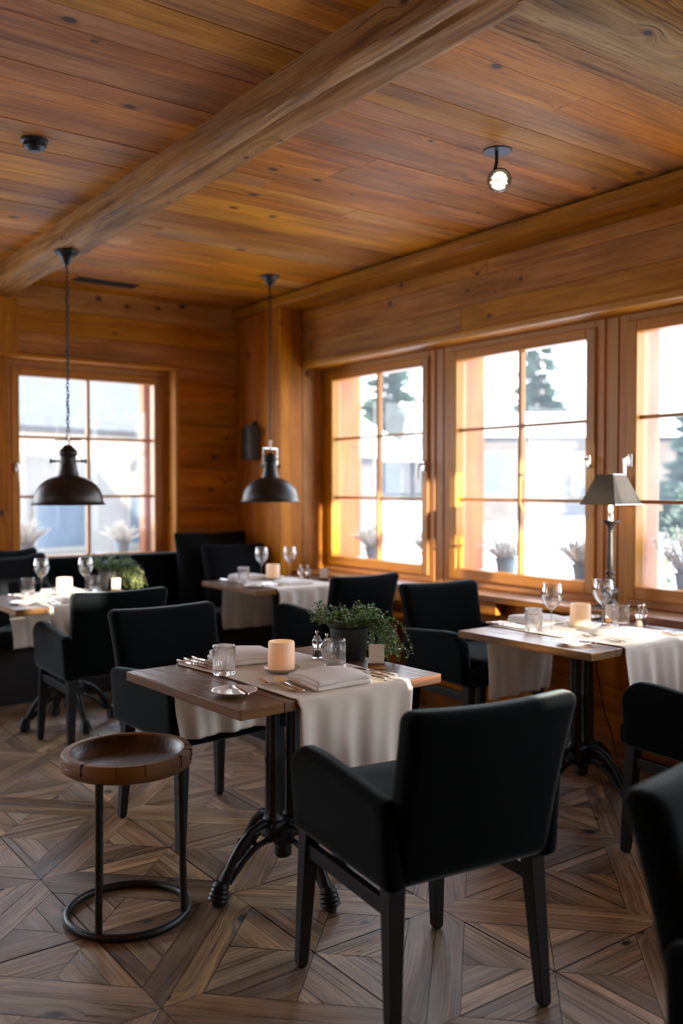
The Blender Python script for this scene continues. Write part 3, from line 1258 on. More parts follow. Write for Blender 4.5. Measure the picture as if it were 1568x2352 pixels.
def heather(o, seed=1, h=.17, r=.15, n=120, spread=1.0):
    h *= 1.12
    r *= 1.3
    p = MB()
    p.lathe([(0, 0), (.052, 0), (.066, .085), (.072, .087), (.072, .098), (.062, .098), (.060, .085), (0, .083)], 20)
    p.build('pot', 'greypot', o)
    f = MB(seed)
    rg = f.rng
    for i in range(n):
        a = rg.uniform(0, 2 * PI)
        tilt = rg.random() ** .7
        L = h * rg.uniform(.75, 1.15)
        d = Vector((math.cos(a) * tilt * r / h * 1.0, math.sin(a) * tilt * r / h * 1.0, 1)).normalized()
        p0 = Vector((math.cos(a) * tilt * .04, math.sin(a) * tilt * .04, .09))
        m_ = int(L / .009)
        for q in range(m_):
            t_ = q / m_
            pt = p0 + d * (L * t_) + Vector((0, 0, -.03 * t_ * t_ * tilt))
            for w in range(2):
                b_ = rg.uniform(0, 2 * PI)
                dd = (d * .8 + Vector((math.cos(b_), math.sin(b_), .2))).normalized()
                leaf_quad(f, pt, dd, d.orthogonal(), .014, .0035)
        f.tube([p0, p0 + d * L * .5, p0 + d * L + Vector((0, 0, -.03 * tilt))], [.0015, .0012, .0006], 4)
    f.build('sprigs', 'heather', o)


hl = [
    ((4.34, 5.50, .846), .16, .17, 'dry pale heather outside the side window nearest the corner, left of centre bar'),
    ((4.34, 4.86, .846), .15, .13, 'small pale potted heather outside the side window nearest the corner, right pane'),
    ((4.33, 4.12, .846), .16, .17, 'bushy dry heather outside the middle side window, left of its centre bar'),
    ((4.36, 3.52, .846), .16, .14, 'potted heather outside the middle side window, at its right edge'),
    ((4.36, 2.83, .846), .22, .15, 'tall heather spikes in a pot outside the side window nearest the camera'),
    ((2.19, 7.08, .866), .18, .15, 'white flowering heather outside the left window, left pane'),
    ((2.97, 7.08, .866), .15, .20, 'pale spreading heather outside the left window, right pane'),
]
for i, (p, h, r_, lab) in enumerate(hl):
    o = thing('potted_heather', lab, 'plant', p, i, 'potted heathers on the outer window sills')
    heather(o, i + 1, h, r_)

# ================================================================== CEILING FITTINGS
o = thing('smoke_detector', 'round black smoke detector on the ceiling at upper left', 'smoke detector', (1.24, 3.85, CZ))
b = MB()
b.lathe([(0, 0), (.054, 0), (.054, -.012), (.050, -.016), (.044, -.017), (.038, -.036), (.030, -.044), (0, -.046)], 32)
b.build('housing', 'black', o)
b = MB()
b.lathe([(0, -.0445), (.02, -.0475), (.018, -.050), (0, -.051)], 20)
b.build('sensor_cap', 'greypot', o)
b = MB()
for i in range(8):
    a = i * PI / 4
    b.T = Matrix.Rotation(a, 4, 'Z')
    b.box(.038, .046, -.012, .012, -.030, -.020)
b.build('slots', 'iron', o)

o = thing('ceiling_vent', 'long black slotted air vent flush in the ceiling near the left pendant', 'vent', (2.49, 6.2, CZ), 0)
b = MB()
b.box(-.225, .225, -.065, -.055, -.006, .0, 'x')
b.box(-.225, .225, .055, .065, -.006, .0, 'x')
b.box(-.225, -.215, -.055, .055, -.006, .0, 'x')
b.box(.215, .225, -.055, .055, -.006, .0, 'x')
b.build('frame', 'black', o)
b = MB()
b.box(-.215, .215, -.055, .055, -.0015, 0)
b.build('backing', 'rubber', o)
b = MB()
for i in range(7):
    y = -.046 + i * .0153
    b.box(-.215, .215, y, y + .004, -.005, -.001)
b.build('slats', 'black', o)

o = thing('ceiling_spotlight', 'swivelling halogen spotlight on a round black plate in the ceiling', 'ceiling light', (2.88, 2.80, CZ))
b = MB()
b.lathe([(0, 0), (.062, 0), (.062, -.004), (.06, -.006), (0, -.006)], 40)
b.build('ceiling_plate', 'black', o)
b = MB()
b.tube([(-.005, 0, -.004), (-.005, 0, -.05), (-.012, 0, -.075), (-.02, -.002, -.092)], .0075, 10)
b.build('arm', 'black', o)
hd = Vector((-.62, -.55, -.45)).normalized()
hm = hd.to_track_quat('Z', 'Y').to_matrix().to_4x4()
hm.translation = Vector((.012, 0, -.122))
b = MB()
b.T = hm
b.lathe([(.012, -.042), (.03, -.036), (.044, -.018), (.050, 0), (.051, .010), (.045, .011), (.044, .002), (.040, -.012), (.03, -.026), (.012, -.036), (.012, -.042)], 36)
lampring = b.build('lamp_head', 'lampmetal', o)
b = MB()
b.T = hm
b.lathe([(.0, -.034), (.02, -.030), (.036, -.016), (.0435, 0)], 32, rf=lambda a, z, j: 1 + .02 * math.sin(a * 12))
b.build('reflector', 'silver', o)
b = MB()
b.T = hm
b.lathe([(0, -.026), (.006, -.024), (.008, -.014), (.006, -.008), (0, -.006)], 14)
b.build('bulb', 'bulb', o)
b = MB()
b.T = hm
b.tube([(-.046, 0, .012), (0, 0, .012), (.01, 0, .012)], .0015, 6)
b.tube([(0.046 * math.cos(a_ * PI / 16), 0.046 * math.sin(a_ * PI / 16), .013) for a_ in range(32)], .002, 6, closed=True)
b.build('wire_clip', 'chrome', o)


# ---- pendants
def pendant(o, drop):
    """origin at the rim centre; drop = height of the mount over the rim"""
    c = MB()
    P = [(.205, 0), (.2, .004), (.194, .010), (.190, .018)]
    for i in range(1, 15):
        a = PI / 2 * i / 15
        P.append((.190 * math.cos(a) if i < 14 else .058, .018 + .135 * math.sin(a)))
    P = [p for p in P if p[0] >= .056]
    P += [(.054, .160)]
    inner = [(r - .003, z - .002) for r, z in P[::-1]]
    c.T = Matrix.Diagonal((1, 1, 1.12, 1))
    c.lathe(P + inner + [P[0]], 56)
    c.build('shade', 'lampmetal', o)
    n = MB()
    n.T = Matrix.Diagonal((1, 1, 1.12, 1))
    n.lathe([(.055, .150), (.055, .162), (.047, .185), (.043, .215), (.041, .240), (.045, .246), (.051, .254), (.052, .262), (.046, .274), (.032, .285), (.024, .294), (.015, .300), (.0, .302)], 36)
    n.build('neck', 'lampmetal', o)
    kn = MB()
    kn.T = Matrix.Translation((0, 0, .026))
    for sg in (-1, 1):
        kn.tube([(sg * .038, 0, .218), (sg * .075, 0, .218)], .0045, 8)
        kn.tube([(sg * .073, 0, .218), (sg * .083, 0, .218), (sg * .088, 0, .218), (sg * .096, 0, .218), (sg * .101, 0, .218)], [.007, .008, .0045, .012, .014], 12)
    kn.build('side_screws', 'lampmetal', o)
    br = MB()
    br.T = Matrix.Translation((0, 0, .026))
    br.tube([(-.078, 0, .218), (-.078, 0, .338), (.078, 0, .338), (.078, 0, .218)], .004, 6, flat=.6)
    br.build('bracket', 'chrome', o)
    rn = MB()
    rn.T = Matrix.Translation((0, 0, .026))
    rn.tube([(.014 * math.cos(a_ * PI / 8), 0, .375 + .016 * math.sin(a_ * PI / 8)) for a_ in range(16)], .0022, 6, closed=True)
    rn.tube([(0, 0, .338), (0, 0, .362)], .004, 8)
    rn.tube([(0, 0, .302), (.004, 0, .318), (.012, 0, .336)], .003, 6)
    rn.build('hook', 'chrome', o)
    ch = MB()
    z = .411
    i = 0
    top = drop - .10
    LK, WK, TK = .028, .0075, .0022
    while z < top:
        pts = []
        for q in range(12):
            a = 2 * PI * q / 12
            x = WK * math.cos(a)
            zz = (LK / 2 - WK) * (1 if math.sin(a) > 0 else -1) * (1 if abs(math.sin(a)) > .1 else 0) + WK * math.sin(a)
            pts.append((x, 0, z + LK / 2 + zz) if i % 2 == 0 else (0, x, z + LK / 2 + zz))
        ch.tube(pts, TK, 5, closed=True)
        z += LK - 2 * TK - .003
        i += 1
    ch.build('chain', 'lampmetal', o)
    cb = MB()
    pts = []
    zz = .31
    i = 0
    while zz < drop - .04:
        pts.append((.009 * math.sin(i * 1.3), .009 * math.cos(i * 1.3), zz))
        zz += .02
        i += 1
    cb.tube(pts, .0025, 5)
    cb.build('cable', 'rubber', o)
    cn = MB()
    cn.lathe([(0, drop), (.066, drop), (.064, drop - .008), (.05, drop - .018), (.034, drop - .034), (.024, drop - .054), (.016, drop - .070), (.008, drop - .074), (0, drop - .074)], 32)
    cn.tube([(0, 0, drop - .07), (0, 0, drop - .105)], .004, 8)
    cn.build('canopy', 'lampmetal', o)
    bu = MB()
    bu.lathe([(0, .06), (.02, .064), (.029, .085), (.024, .11), (.014, .13), (.014, .15), (0, .15)], 20)
    bu.build('light_bulb', 'ceramic', o)


o = thing('pendant_lamp', 'black metal dome pendant hanging in front of the left window', 'pendant lamp', (1.81, 5.08, 1.305), R(-36), 'black dome pendant lamps')
pendant(o, 2.722 - 1.305)
o = thing('pendant_lamp', 'black metal dome pendant hanging by the corner pillar', 'pendant lamp', (3.32, 5.36, 1.305), R(20), 'black dome pendant lamps')
pendant(o, CZ - 1.305)

# ---- wall speaker on the pillar
o = thing('wall_speaker', 'slim grey speaker box mounted high on the dark side of the corner pillar', 'speaker', (CX, 6.26, 1.753))
b = MB()
b.rbox((-.045, 0, 0), (.086, .15, .27), .012, 3, 2)
b.build('cabinet', 'speaker', o)
b = MB()
b.rbox((-.09, 0, 0), (.008, .13, .25), .003, 2, 2)
b.build('grille', 'lampmetal', o)
b = MB()
b.box(-.03, 0, -.02, .02, .13, .17)
b.build('wall_bracket', 'black', o)


# ================================================================== CHAIRS
def armchair(o):
    """front is +y; origin on the floor in the middle of the legs"""
    def lean(x, y, z):
        # z local to back centre (.655), range -.235..+.235
        t = (z + .235) / .47
        yy = y - .105 * t ** 1.2
        w = .985 + .03 * t + .045 * t ** 4
        yy += -.010 * math.cos(x / .25 * PI / 2) * t     # slight curve
        zz = z - (.012 * math.cos(x / .27 * PI / 2) if z > .1 else 0)
        return (x * w, yy, zz)
    b = MB()
    b.rbox((0, -.235, .65), (.492, .088, .46), .034, 4, 6, lean)
    b.build('backrest', 'fabric', o)
    b = MB()
    b.rbox((0, .01, .455), (.50, .54, .085), .022, 3, 3)
    b.build('seat_frame', 'fabric', o)
    b = MB()
    b.rbox((0, .045, .508), (.425, .49, .09), .035, 4, 5, lambda x, y, z: (x, y, z + (.012 * math.cos(x / .23 * PI / 2) * math.cos(y / .26 * PI / 2) if z > 0 else 0)))
    b.build('seat', 'fabric', o)
    for sg in (-1, 1):
        b = MB()

        def arm(x, y, z, sg=sg):
            # y -.29..+.29 ; z -.125..+.125 around .55
            t = (z + .13) / .26
            zz = z
            q = min(.97, max(0, (y - .170) / .095))
            zz -= t * .095 * (1 - math.sqrt(1 - q * q)) * 1.1
            zz -= t * .035 * max(0, min(1, (.1 - y) / .38))
            return (x + sg * .016 * t, y, zz)
        b.rbox((sg * .240, -.02, .545), (.060, .53, .262), .026, 4, 16, arm)
        b.build('armrest', 'fabric', o)
    for sx_ in (-1, 1):
        for sy_ in (-1, 1):
            b = MB()
            L = .42
            w1, w0 = .024, .0155
            cx, cy = sx_ * .222, sy_ * .225
            ex, ey = cx + sx_ * .018, cy + sy_ * (.02 if sy_ > 0 else .03)
            top = [(cx - w1, cy - w1, L), (cx + w1, cy - w1, L), (cx + w1, cy + w1, L), (cx - w1, cy + w1, L)]
            bot = [(ex - w0, ey - w0, .012), (ex + w0, ey - w0, .012), (ex + w0, ey + w0, .012), (ex - w0, ey + w0, .012)]
            tip = [(ex - w0 * .6, ey - w0 * .6, 0), (ex + w0 * .6, ey - w0 * .6, 0), (ex + w0 * .6, ey + w0 * .6, 0), (ex - w0 * .6, ey + w0 * .6, 0)]
            R_ = [[b.av(p) for p in q] for q in (top, bot, tip)]
            for A, B in ((R_[0], R_[1]), (R_[1], R_[2])):
                for i in range(4):
                    b.face((A[i], B[i], B[(i + 1) % 4], A[(i + 1) % 4]))
            b.face(R_[0])
            b.face(R_[2][::-1])
            b.build('leg', 'legwood', o, bevel=.002)
    for sg in (-1, 1):
        b = MB()
        b.box(sg * .226 - .012, sg * .226 + .012, -.215, .215, .335, .375, 'y')
        b.build('stretcher', 'legwood', o, bevel=.002)


GC = 'dark upholstered armchairs at the tables'
chairs = [
    ((1.672, 1.925, 0), R(-7.2), 'dark armchair in the foreground seen from behind, nearest to the front table'),
    ((1.775, 3.41, 0), R(180 + 3), 'dark armchair facing the camera on the far side of the front table'),
    ((1.865, 4.80, 0), R(-1), 'dark armchair seen from behind at the left table under the pendant'),
    ((3.36, 4.70, 0), R(3), 'dark armchair seen from behind at the corner table, behind the potted creeper'),
    ((3.415, 3.46, 0), R(180 - 6), 'dark armchair facing the camera by the window ledge, far side of the right table'),
    ((3.16, 1.90, 0), R(-4), 'dark armchair at the right edge with only its arm showing, before the right table'),
    ((1.64, .665, 0), R(180 + 10), 'dark armchair cut off at the lower right corner, closest to the camera'),
]
for loc, rz, lab in chairs:
    make('armchair', armchair, loc, rz, lab, 'chair', GC)

# ================================================================== BENCH
o = thing('upholstered_bench', 'long dark upholstered bench along the wall under the left window', 'bench', (0, 0, 0))
b = MB()
b.rbox((1.85, 6.20, .43), (3.75, .62, .12), .03, 3, 8)
b.build('seat', 'fabric', o)
b = MB()
b.rbox((1.85, 6.49, .655), (3.75, .11, .49), .03, 3, 8, lambda x, y, z: (x, y + .03 * z, z))
b.build('backrest', 'fabric', o)
b = MB()
b.box(0, 3.70, 5.97, 6.5, 0, .38)
b.build('base', 'black', o)


def cushion(o, w=.5, h=.5, t=.16, seed=1):
    rg = random.Random(seed)
    ph = [rg.uniform(0, 6) for _ in range(4)]

    def df(x, y, z):
        a, c = x / (w / 2), z / (h / 2)
        e = max(0, 1 - a ** 4) ** .6 * max(0, 1 - c ** 4) ** .6
        pinch = 1 - .07 * (1 - min(1, abs(a) ** 3)) * abs(c) ** 3
        pinch2 = 1 - .07 * (1 - min(1, abs(c) ** 3)) * abs(a) ** 3
        return (x * pinch2, y * (.12 + .88 * e) + .006 * math.sin(x * 18 + ph[0]) + .005 * math.sin(z * 21 + ph[1]), z * pinch + .004 * math.sin(x * 26 + ph[2]))
    b = MB()
    b.rbox((0, 0, h / 2), (w, t, h), .05, 4, 10, df)
    return b


def place_cushion(name, loc, rot, w, h, t, lab, seed, grp='dark cushions on the bench'):
    b = cushion(None, w, h, t, seed)
    q = b.build(name, 'cushion')
    q.location = loc
    q.rotation_euler = rot
    tag(q, lab, 'cushion', grp)


place_cushion('cushion', (3.38, 6.24, .497), (R(-12), 0, R(-3)), .62, .585, .17, 'large dark cushion standing in the corner of the bench, the taller one behind', 1)
place_cushion('cushion', (3.44, 6.01, .497), (R(-15), 0, R(-8)), .52, .50, .17, 'dark cushion leaning in front of the tall corner cushion', 2)
place_cushion('cushion', (1.80, 6.27, .497), (R(-10), 0, R(4)), .52, .50, .15, 'dark cushion at the left edge of the bench, behind the other one', 3)
place_cushion('cushion', (1.83, 6.06, .497), (R(-14), R(-3), R(8)), .52, .47, .15, 'dark cushion at the left edge of the bench, in front with a lit top edge', 4)


# ================================================================== TABLES
def table_builder(w, d):
    def f(o):
        b = MB()
        rg = random.Random(4)
        ws = [.16, .17, .155, .18, .17]
        s_ = sum(ws)
        ws = [q * w / s_ for q in ws]
        x = -w / 2
        for q in ws:
            b.box(x + .0005, x + q - .0005, -d / 2, d / 2, -.033, rg.uniform(-.0008, .0004), 'y', rg.random())
            x += q
        top = b.build('tabletop', 'table', o, bevel=.003)
        top.location.z = .75
        me = top.data
        me.materials.append(M['edge'])
        for p in me.polygons:
            if abs(p.normal.z) < .5:
                p.material_index = 1
        # iron: mounting plate, two columns, hub, four scrolled feet
        b = MB()
        b.box(-.085, .085, -.20, .20, .700, .715)
        b.box(-.20, .20, -.045, .045, .700, .715)
        b.box(-.085, .085, -.035, .035, .678, .702)
        b.build('mounting_plate', 'iron', o, bevel=.003)
        for sg in (-1, 1):
            b = MB()
            fl_ = lambda a, z, j: 1 - .10 * abs(math.sin(a * 5)) * (1 if 3 < j < 12 else 0)
            P = [(0, .235), (.034, .235), (.037, .245), (.031, .255), (.0285, .27), (.027, .44), (.029, .448), (.029, .456), (.0265, .465), (.0245, .62), (.0245, .652), (.030, .662), (.036, .672), (.036, .680), (0, .680)]
            b.lathe(P, 40, (sg * .043, 0, 0), fl_)
            b.build('column', 'iron', o)
        b = MB()
        b.rbox((0, 0, .205), (.15, .09, .07), .02, 3, 2)
        b.lathe([(0, .10), (.024, .10), (.030, .106), (.031, .135), (.029, .142), (.036, .15), (.045, .175), (.05, .20), (0, .20)], 24)
        b.build('hub', 'iron', o)
        for i in range(4):
            a = PI / 2 * i
            b = MB()
            b.T = Matrix.Rotation(a, 4, 'Z')
            up_ = [(.04, 0, .225), (.085, 0, .232), (.13, 0, .218), (.175, 0, .180), (.210, 0, .132), (.236, 0, .085), (.252, 0, .055)]
            b.tube(up_, [.016, .0155, .015, .015, .016, .019, .021], 10)
            lo = [(.03, 0, .165), (.07, 0, .170), (.115, 0, .158), (.16, 0, .128), (.200, 0, .088), (.228, 0, .062)]
            b.tube(lo, [.010, .010, .010, .0105, .011, .011], 8)
            b.tube([(.115, 0, .158), (.125, 0, .186), (.13, 0, .218)], .009, 8)
            lg_ = b.build('leg', 'iron', o)
            b = MB()
            b.T = Matrix.Rotation(a, 4, 'Z') @ Matrix.Translation((.272, 0, 0)) @ Matrix.Rotation(R(-14), 4, 'Y')
            b.lathe([(0, .014), (.030, .014), (.036, .020), (.032, .028), (.035, .034), (.030, .042), (.032, .048), (.027, .056), (.029, .062), (.024, .070), (.022, .078), (0, .080)], 20)
            ft = b.build('foot', 'iron', lg_)
            b = MB()
            b.T = Matrix.Rotation(a, 4, 'Z')
            b.lathe([(0, 0), (.018, 0), (.020, .004), (.020, .016), (0, .018)], 16, (.270, 0, 0))
            b.build('glide', 'rubber', lg_)
    return f


T1, T2, T3, T4 = (1.725, 2.704), (3.305, 2.675), (1.88, 5.29), (3.375, 5.31)
A1, A2, A3, A4 = R(3.1), R(1.2), R(0), R(-.5)
GT = 'wooden bistro tables with iron bases'
TW, TD = .835, .735
tb = table_builder(TW, TD)
make('bistro_table', tb, (*T1, 0), A1, 'front wooden table on a two column cast iron base, in focus beside the stool', 'table', GT)
make('bistro_table', tb, (*T2, 0), A2, 'right wooden table on an iron base standing at the window ledge with the lamp', 'table', GT)
make('bistro_table', tb, (*T3, 0), A3, 'left wooden table at the bench under the left pendant', 'table', GT)
make('bistro_table', tb, (*T4, 0), A4, 'far wooden table in front of the corner pillar', 'table', GT)


def runner(x0, x1, drop0, drop1, seed, zt=.7525):
    """linen strip over the table in table-local coords; drop0 at -y end"""
    rg = random.Random(seed)
    hy = TD / 2 + .006
    path = []
    nd = 26
    for i in range(nd):
        path.append((-hy - .004, zt - drop0 + (drop0 - .012) * i / nd, 'a', 1 - i / nd))
    for a in (0, 30, 60, 90):
        path.append((-hy + .008 - .012 * math.cos(R(a)), zt - .012 + .013 * math.sin(R(a)), 'c', 0))
    nt_ = 34
    for i in range(1, nt_):
        path.append((-hy + .008 + (2 * hy - .016) * i / nt_, zt + .001, 't', 0))
    for a in (90, 60, 30, 0):
        path.append((hy - .008 + .012 * math.cos(R(a)), zt - .012 + .013 * math.sin(R(a)), 'c', 0))
    for i in range(1, nd + 1):
        path.append((hy + .004, zt - .012 - (drop1 - .012) * i / nd, 'b', i / nd))
    nx = 46
    p1, p2, p3 = rg.uniform(0, 6), rg.uniform(0, 6), rg.uniform(0, 6)
    b = MB()
    rows = []
    for (y, z, kx, t) in path:
        row = []
        for i in range(nx + 1):
            q = i / nx
            x = x0 + (x1 - x0) * q
            dx = .006 * math.sin(y * 9 + p1) * (1 if kx == 't' else .3)
            dy = dz = 0
            wv = math.sin(x * 38 + p2 + .6 * math.sin(t * 4 + p1)) * .6 + math.sin(x * 71 + p3) * .35
            if kx in 'ab':
                am = (.002 + .016 * t ** .8)
                dy = am * (wv + .9) * (-1 if kx == 'a' else 1)
                dx += (q - .5) * (-.05) * t + .008 * math.sin(t * 5 + p3)
            elif kx == 't':
                dz = .0016 * (noise.noise(Vector((x * 16, y * 13, seed))) + .5) + .0035 * max(0, noise.noise(Vector((x * 7 + 3, y * 5, seed * 2.3))))
            else:
                dy = .0015 * wv
            row.append(b.av((x + dx, y + dy, z + dz)))
        rows.append(row)
    for j in range(len(rows) - 1):
        for i in range(nx):
            b.face((rows[j][i], rows[j][i + 1], rows[j + 1][i + 1], rows[j + 1][i]), None, True)
    # stitched hems: thin raised strips near the side edges
    for xx in (1, nx - 1):
        for j in range(len(rows) - 1):
            pass
    return b


def put_runner(T, A, x0, x1, d0, d1, seed, lab):
    b = runner(x0, x1, d0, d1, seed)
    o = b.build('table_runner', 'linen', solid=.0012, sharp=180)
    o.location = (*T, 0)
    o.rotation_euler = (0, 0, A)
    tag(o, lab, 'table runner', 'white linen table runners')


put_runner(T1, A1, -.212, .262, .395, .30, 3, 'white linen runner hanging over the front table')
put_runner(T2, A2, -.21, .275, .42, .36, 5, 'white linen runner hanging over the right table at the window')
put_runner(T3, A3, -.235, .24, .185, .34, 7, 'white linen runner over the left table under the pendant')
put_runner(T4, A4, -.26, .22, .185, .36, 9, 'white linen runner over the far table by the pillar')
# ================================================================== TABLEWARE
ZT = .7505      # bare table
ZC = .7562      # on the runner


def candle(o):
    b = MB()
    P = [(0, .002), (.030, .0), (.042, .002), (.056, .008), (.064, .015), (.0655, .0175), (.063, .0175), (.053, .011), (.040, .0075), (0, .007)]
    b.lathe(P, 36)
    b.build('saucer', 'saucer', o)
    b = MB()
    z0 = .0085
    h = .108
    P = [(0, z0), (.043, z0), (.0465, z0 + .003), (.047, z0 + .012), (.0465, h - .006), (.0445, h), (.041, h), (.0385, h - .004), (.037, h - .02), (.036, .045), (.033, .032), (0, .030)]
    b.lathe(P, 44, rf=lambda a, z, j: 1 + .006 * math.sin(a * 3 + z * 20) + .003 * math.sin(a * 7))
    b.build('wax', 'wax', o)
    b = MB()
    b.lathe([(0, .031), (.003, .033), (.005, .038), (.0045, .044), (.002, .052), (0, .057)], 12)
    b.build('flame', 'flame', o)
    d = bpy.data.lights.new('candle_glow', 'POINT')
    d.energy = .02
    d.color = (1, .60, .26)
    d.shadow_soft_size = .006
    l_ = bpy.data.objects.new('candle_glow', d)
    l_.location = (0, 0, .066)
    C.objects.link(l_)
    l_.parent = o


def tumbler(style):
    def f(o):
        b = MB()
        if style == 'flute':
            r = lambda a, z, j: 1 - (.028 * (abs(math.sin(a * 12 + .35 * math.sin(z * 160)))) if 2 < j < 26 else 0)
        elif style == 'grid':
            r = lambda a, z, j: 1 - (.022 if (abs(math.sin(a * 4.5)) < .13 or j % 7 == 3) and 3 < j < 26 else 0)
        else:
            r = lambda a, z, j: 1 - (.03 * abs(math.sin(a * 7 + z * 110)) + .02 * abs(math.sin(a * 7 - z * 110)) if 2 < j < 24 else 0)
        r0, H = .0395, .100
        P = [(0, .001), (r0 - .004, .0), (r0 - .001, .003)]
        for i in range(26):
            P.append((r0 + .0005 * i / 26, .006 + (H - .010) * i / 26))
        P += [(r0 + .0005, H - .002), (r0 - .0005, H), (r0 - .002, H - .002)]
        P += [(r0 - .003, H - .02), (r0 - .0035, .022), (r0 - .010, .015), (0, .0135)]
        b.lathe(P, 120, rf=lambda a, z, j: r(a, z, j) if j < 29 else 1)
        b.build('glass_tumbler', 'crystal', o)
    return f


def wineglass(o):
    b = MB()
    P = [(0, .0), (.036, .0), (.0365, .0012), (.030, .0028), (.012, .006), (.005, .011), (.0038, .02), (.0036, .080), (.0042, .092), (.010, .099), (.024, .110), (.038, .128), (.046, .150), (.0475, .168), (.045, .190), (.0405, .213), (.0398, .215), (.0393, .2135), (.0438, .190), (.0462, .168), (.0447, .151), (.037, .1295), (.023, .1115), (.009, .1015), (0, .100)]
    b.lathe(P, 48)
    b.build('wine_glass_body', 'glass', o)
    b = MB()
    b.tube([(0, 0, .004), (0, 0, .10)], .0030, 10)


def mill(kind):
    def f(o):
        b = MB()
        P = [(0, 0), (.019, 0), (.0195, .004), (.0175, .016), (.0125, .034), (.0125, .040), (.018, .050), (.020, .058), (.018, .068), (.0125, .078), (.011, .083), (.0, .085)]
        b.lathe(P, 28)
        b.build('acrylic_body', 'crystal', o)
        b = MB()
        b.lathe([(0, .003), (.0125, .004), (.012, .016), (.008, .028), (0, .030)], 16)
        b.build('filling', kind, o)
        b = MB()
        b.tube([(0, 0, .030), (0, 0, .086)], .0016, 8)
        b.lathe([(0, .084), (.0035, .085), (.0035, .089), (.0065, .093), (.0068, .098), (.0045, .102), (0, .103)], 18)
        b.build('knob', 'chrome', o)
    return f


def plate(r=.075):
    def f(o):
        b = MB()
        P = [(0, .003), (r * .5, .002), (r * .55, .0), (r * .60, .0), (r * .64, .003), (r * .9, .0085), (r, .0115), (r * 1.004, .0128), (r * .985, .0132)]
        for i in range(9):      # fine concentric ribs on the rim
            q = .97 - i * .035
            P.append((r * q, .0125 - (1 - q) * .018 + (.0006 if i % 2 else 0)))
        P += [(r * .62, .0060), (r * .5, .0052), (0, .0052)]
        b.lathe(P, 64)
        b.build('plate_body', 'ceramic', o)
    return f


def fork(o):
    """handle end at -y, tines at +y, length .205"""
    b = MB()
    b.loft([(-.102, .003, .002, .0012), (-.098, .003, .0105, .0018), (-.085, .0035, .0120, .0018), (-.05, .005, .0062, .0018), (-.01, .0085, .0032, .002), (.022, .0080, .0030, .002), (.032, .0060, .008, .0015), (.044, .0040, .0128, .0012), (.052, .0042, .0130, .0011)], 10, 2.4)
    b.build('handle', 'silver', o)
    b = MB()
    for i in range(4):
        x = -.0102 + i * .0068
        b.loft([(.050, .0042, .0024, .0010, x), (.066, .0048, .0020, .0009, x), (.085, .0080, .0017, .0008, x), (.098, .0120, .0010, .0006, x * .97)], 6, 3)
    b.build('tines', 'silver', o)


def knife(o):
    b = MB()
    b.loft([(-.108, .006, .003, .002), (-.106, .006, .0078, .0048), (-.098, .006, .0092, .0056), (-.06, .006, .0080, .0052), (-.022, .006, .0066, .0046), (-.018, .006, .0082, .0056), (-.013, .006, .0082, .0056), (-.011, .006, .0055, .004)], 14, 3)
    b.build('handle', 'silver', o)
    b = MB()
    b.loft([(-.012, .006, .0045, .0016, 0), (.0, .0055, .0085, .0010, .001), (.05, .004, .0098, .0008, .002), (.085, .003, .0085, .0007, .001), (.100, .0025, .0050, .0006, -.002), (.106, .0025, .001, .0004, -.005)], 8, 2.2)
    b.build('blade', 'silver', o)


def butterknife(o):
    b = MB()
    b.loft([(-.080, .006, .002, .002), (-.078, .006, .0065, .004), (-.06, .006, .0070, .0042), (-.012, .006, .0055, .0038), (-.008, .006, .0068, .0045), (-.004, .006, .0045, .003)], 12, 3)
    b.build('handle', 'silver', o)
    b = MB()
    b.loft([(-.006, .006, .004, .0014), (.01, .0055, .0085, .0009), (.05, .005, .0095, .0008), (.066, .005, .006, .0006), (.070, .005, .001, .0004)], 8, 2.2)
    b.build('blade', 'silver', o)


def napkin(w, d, h, seed):
    def f(o):
        ph = seed * 1.7
        b = MB()
        for i, (dx, dy, z, hh, sc_) in enumerate(((0, 0, h * .22, h * .44, 1.0), (.004, .003, h * .68, h * .5, .97))):
            def df(x, y, z_, i=i, hh=hh):
                a, c = x / (w / 2), y / (d / 2)
                e = math.cos(max(-1, min(1, a)) * 1.2) * math.cos(max(-1, min(1, c)) * 1.2)
                up_ = 1 if z_ > 0 else (.3 if i else 0)
                zz = z_ + up_ * (.006 * e + .0022 * math.sin(x * 34 + ph) + .0016 * math.sin(y * 41 + ph * 2))
                if i == 1:
                    zz -= max(0, abs(a) - .8) * h * .2
                return (x + .004 * math.sin(y * 22 + ph), y + .003 * math.sin(x * 19 + ph), zz)
            b.rbox((dx, dy, z), (w * sc_, d * sc_, hh), hh * .49, 3, 9, df)
        b.build('folded_linen', 'napkin', o)
    return f


def card(o):
    b = MB()
    b.rbox((0, 0, .009), (.062, .026, .018), .003, 2, 2)
    b.build('wooden_holder', 'edge', o)
    b = MB()
    b.T = Matrix.Rotation(R(-6), 4, 'X')
    b.box(-.0275, .0275, -.0006, .0006, .010, .086, 'x')
    c = b.build('paper_card', 'card', o)
    b = MB()
    b.T = Matrix.Rotation(R(-6), 4, 'X')
    rg = random.Random(9)
    pts = []
    for i in range(34):
        x = -.019 + i * .00118
        pts.append((x, -.0012, .044 - i * .00008 + (.0016 * math.sin(i * 1.9) + .0008 * math.sin(i * .7)) * (1.6 if i in (0, 1, 13) else .8)))
    b.tube(pts[:12], .00022, 4)
    b.tube(pts[14:], .00022, 4)
    b.build('handwriting', 'ink', c)


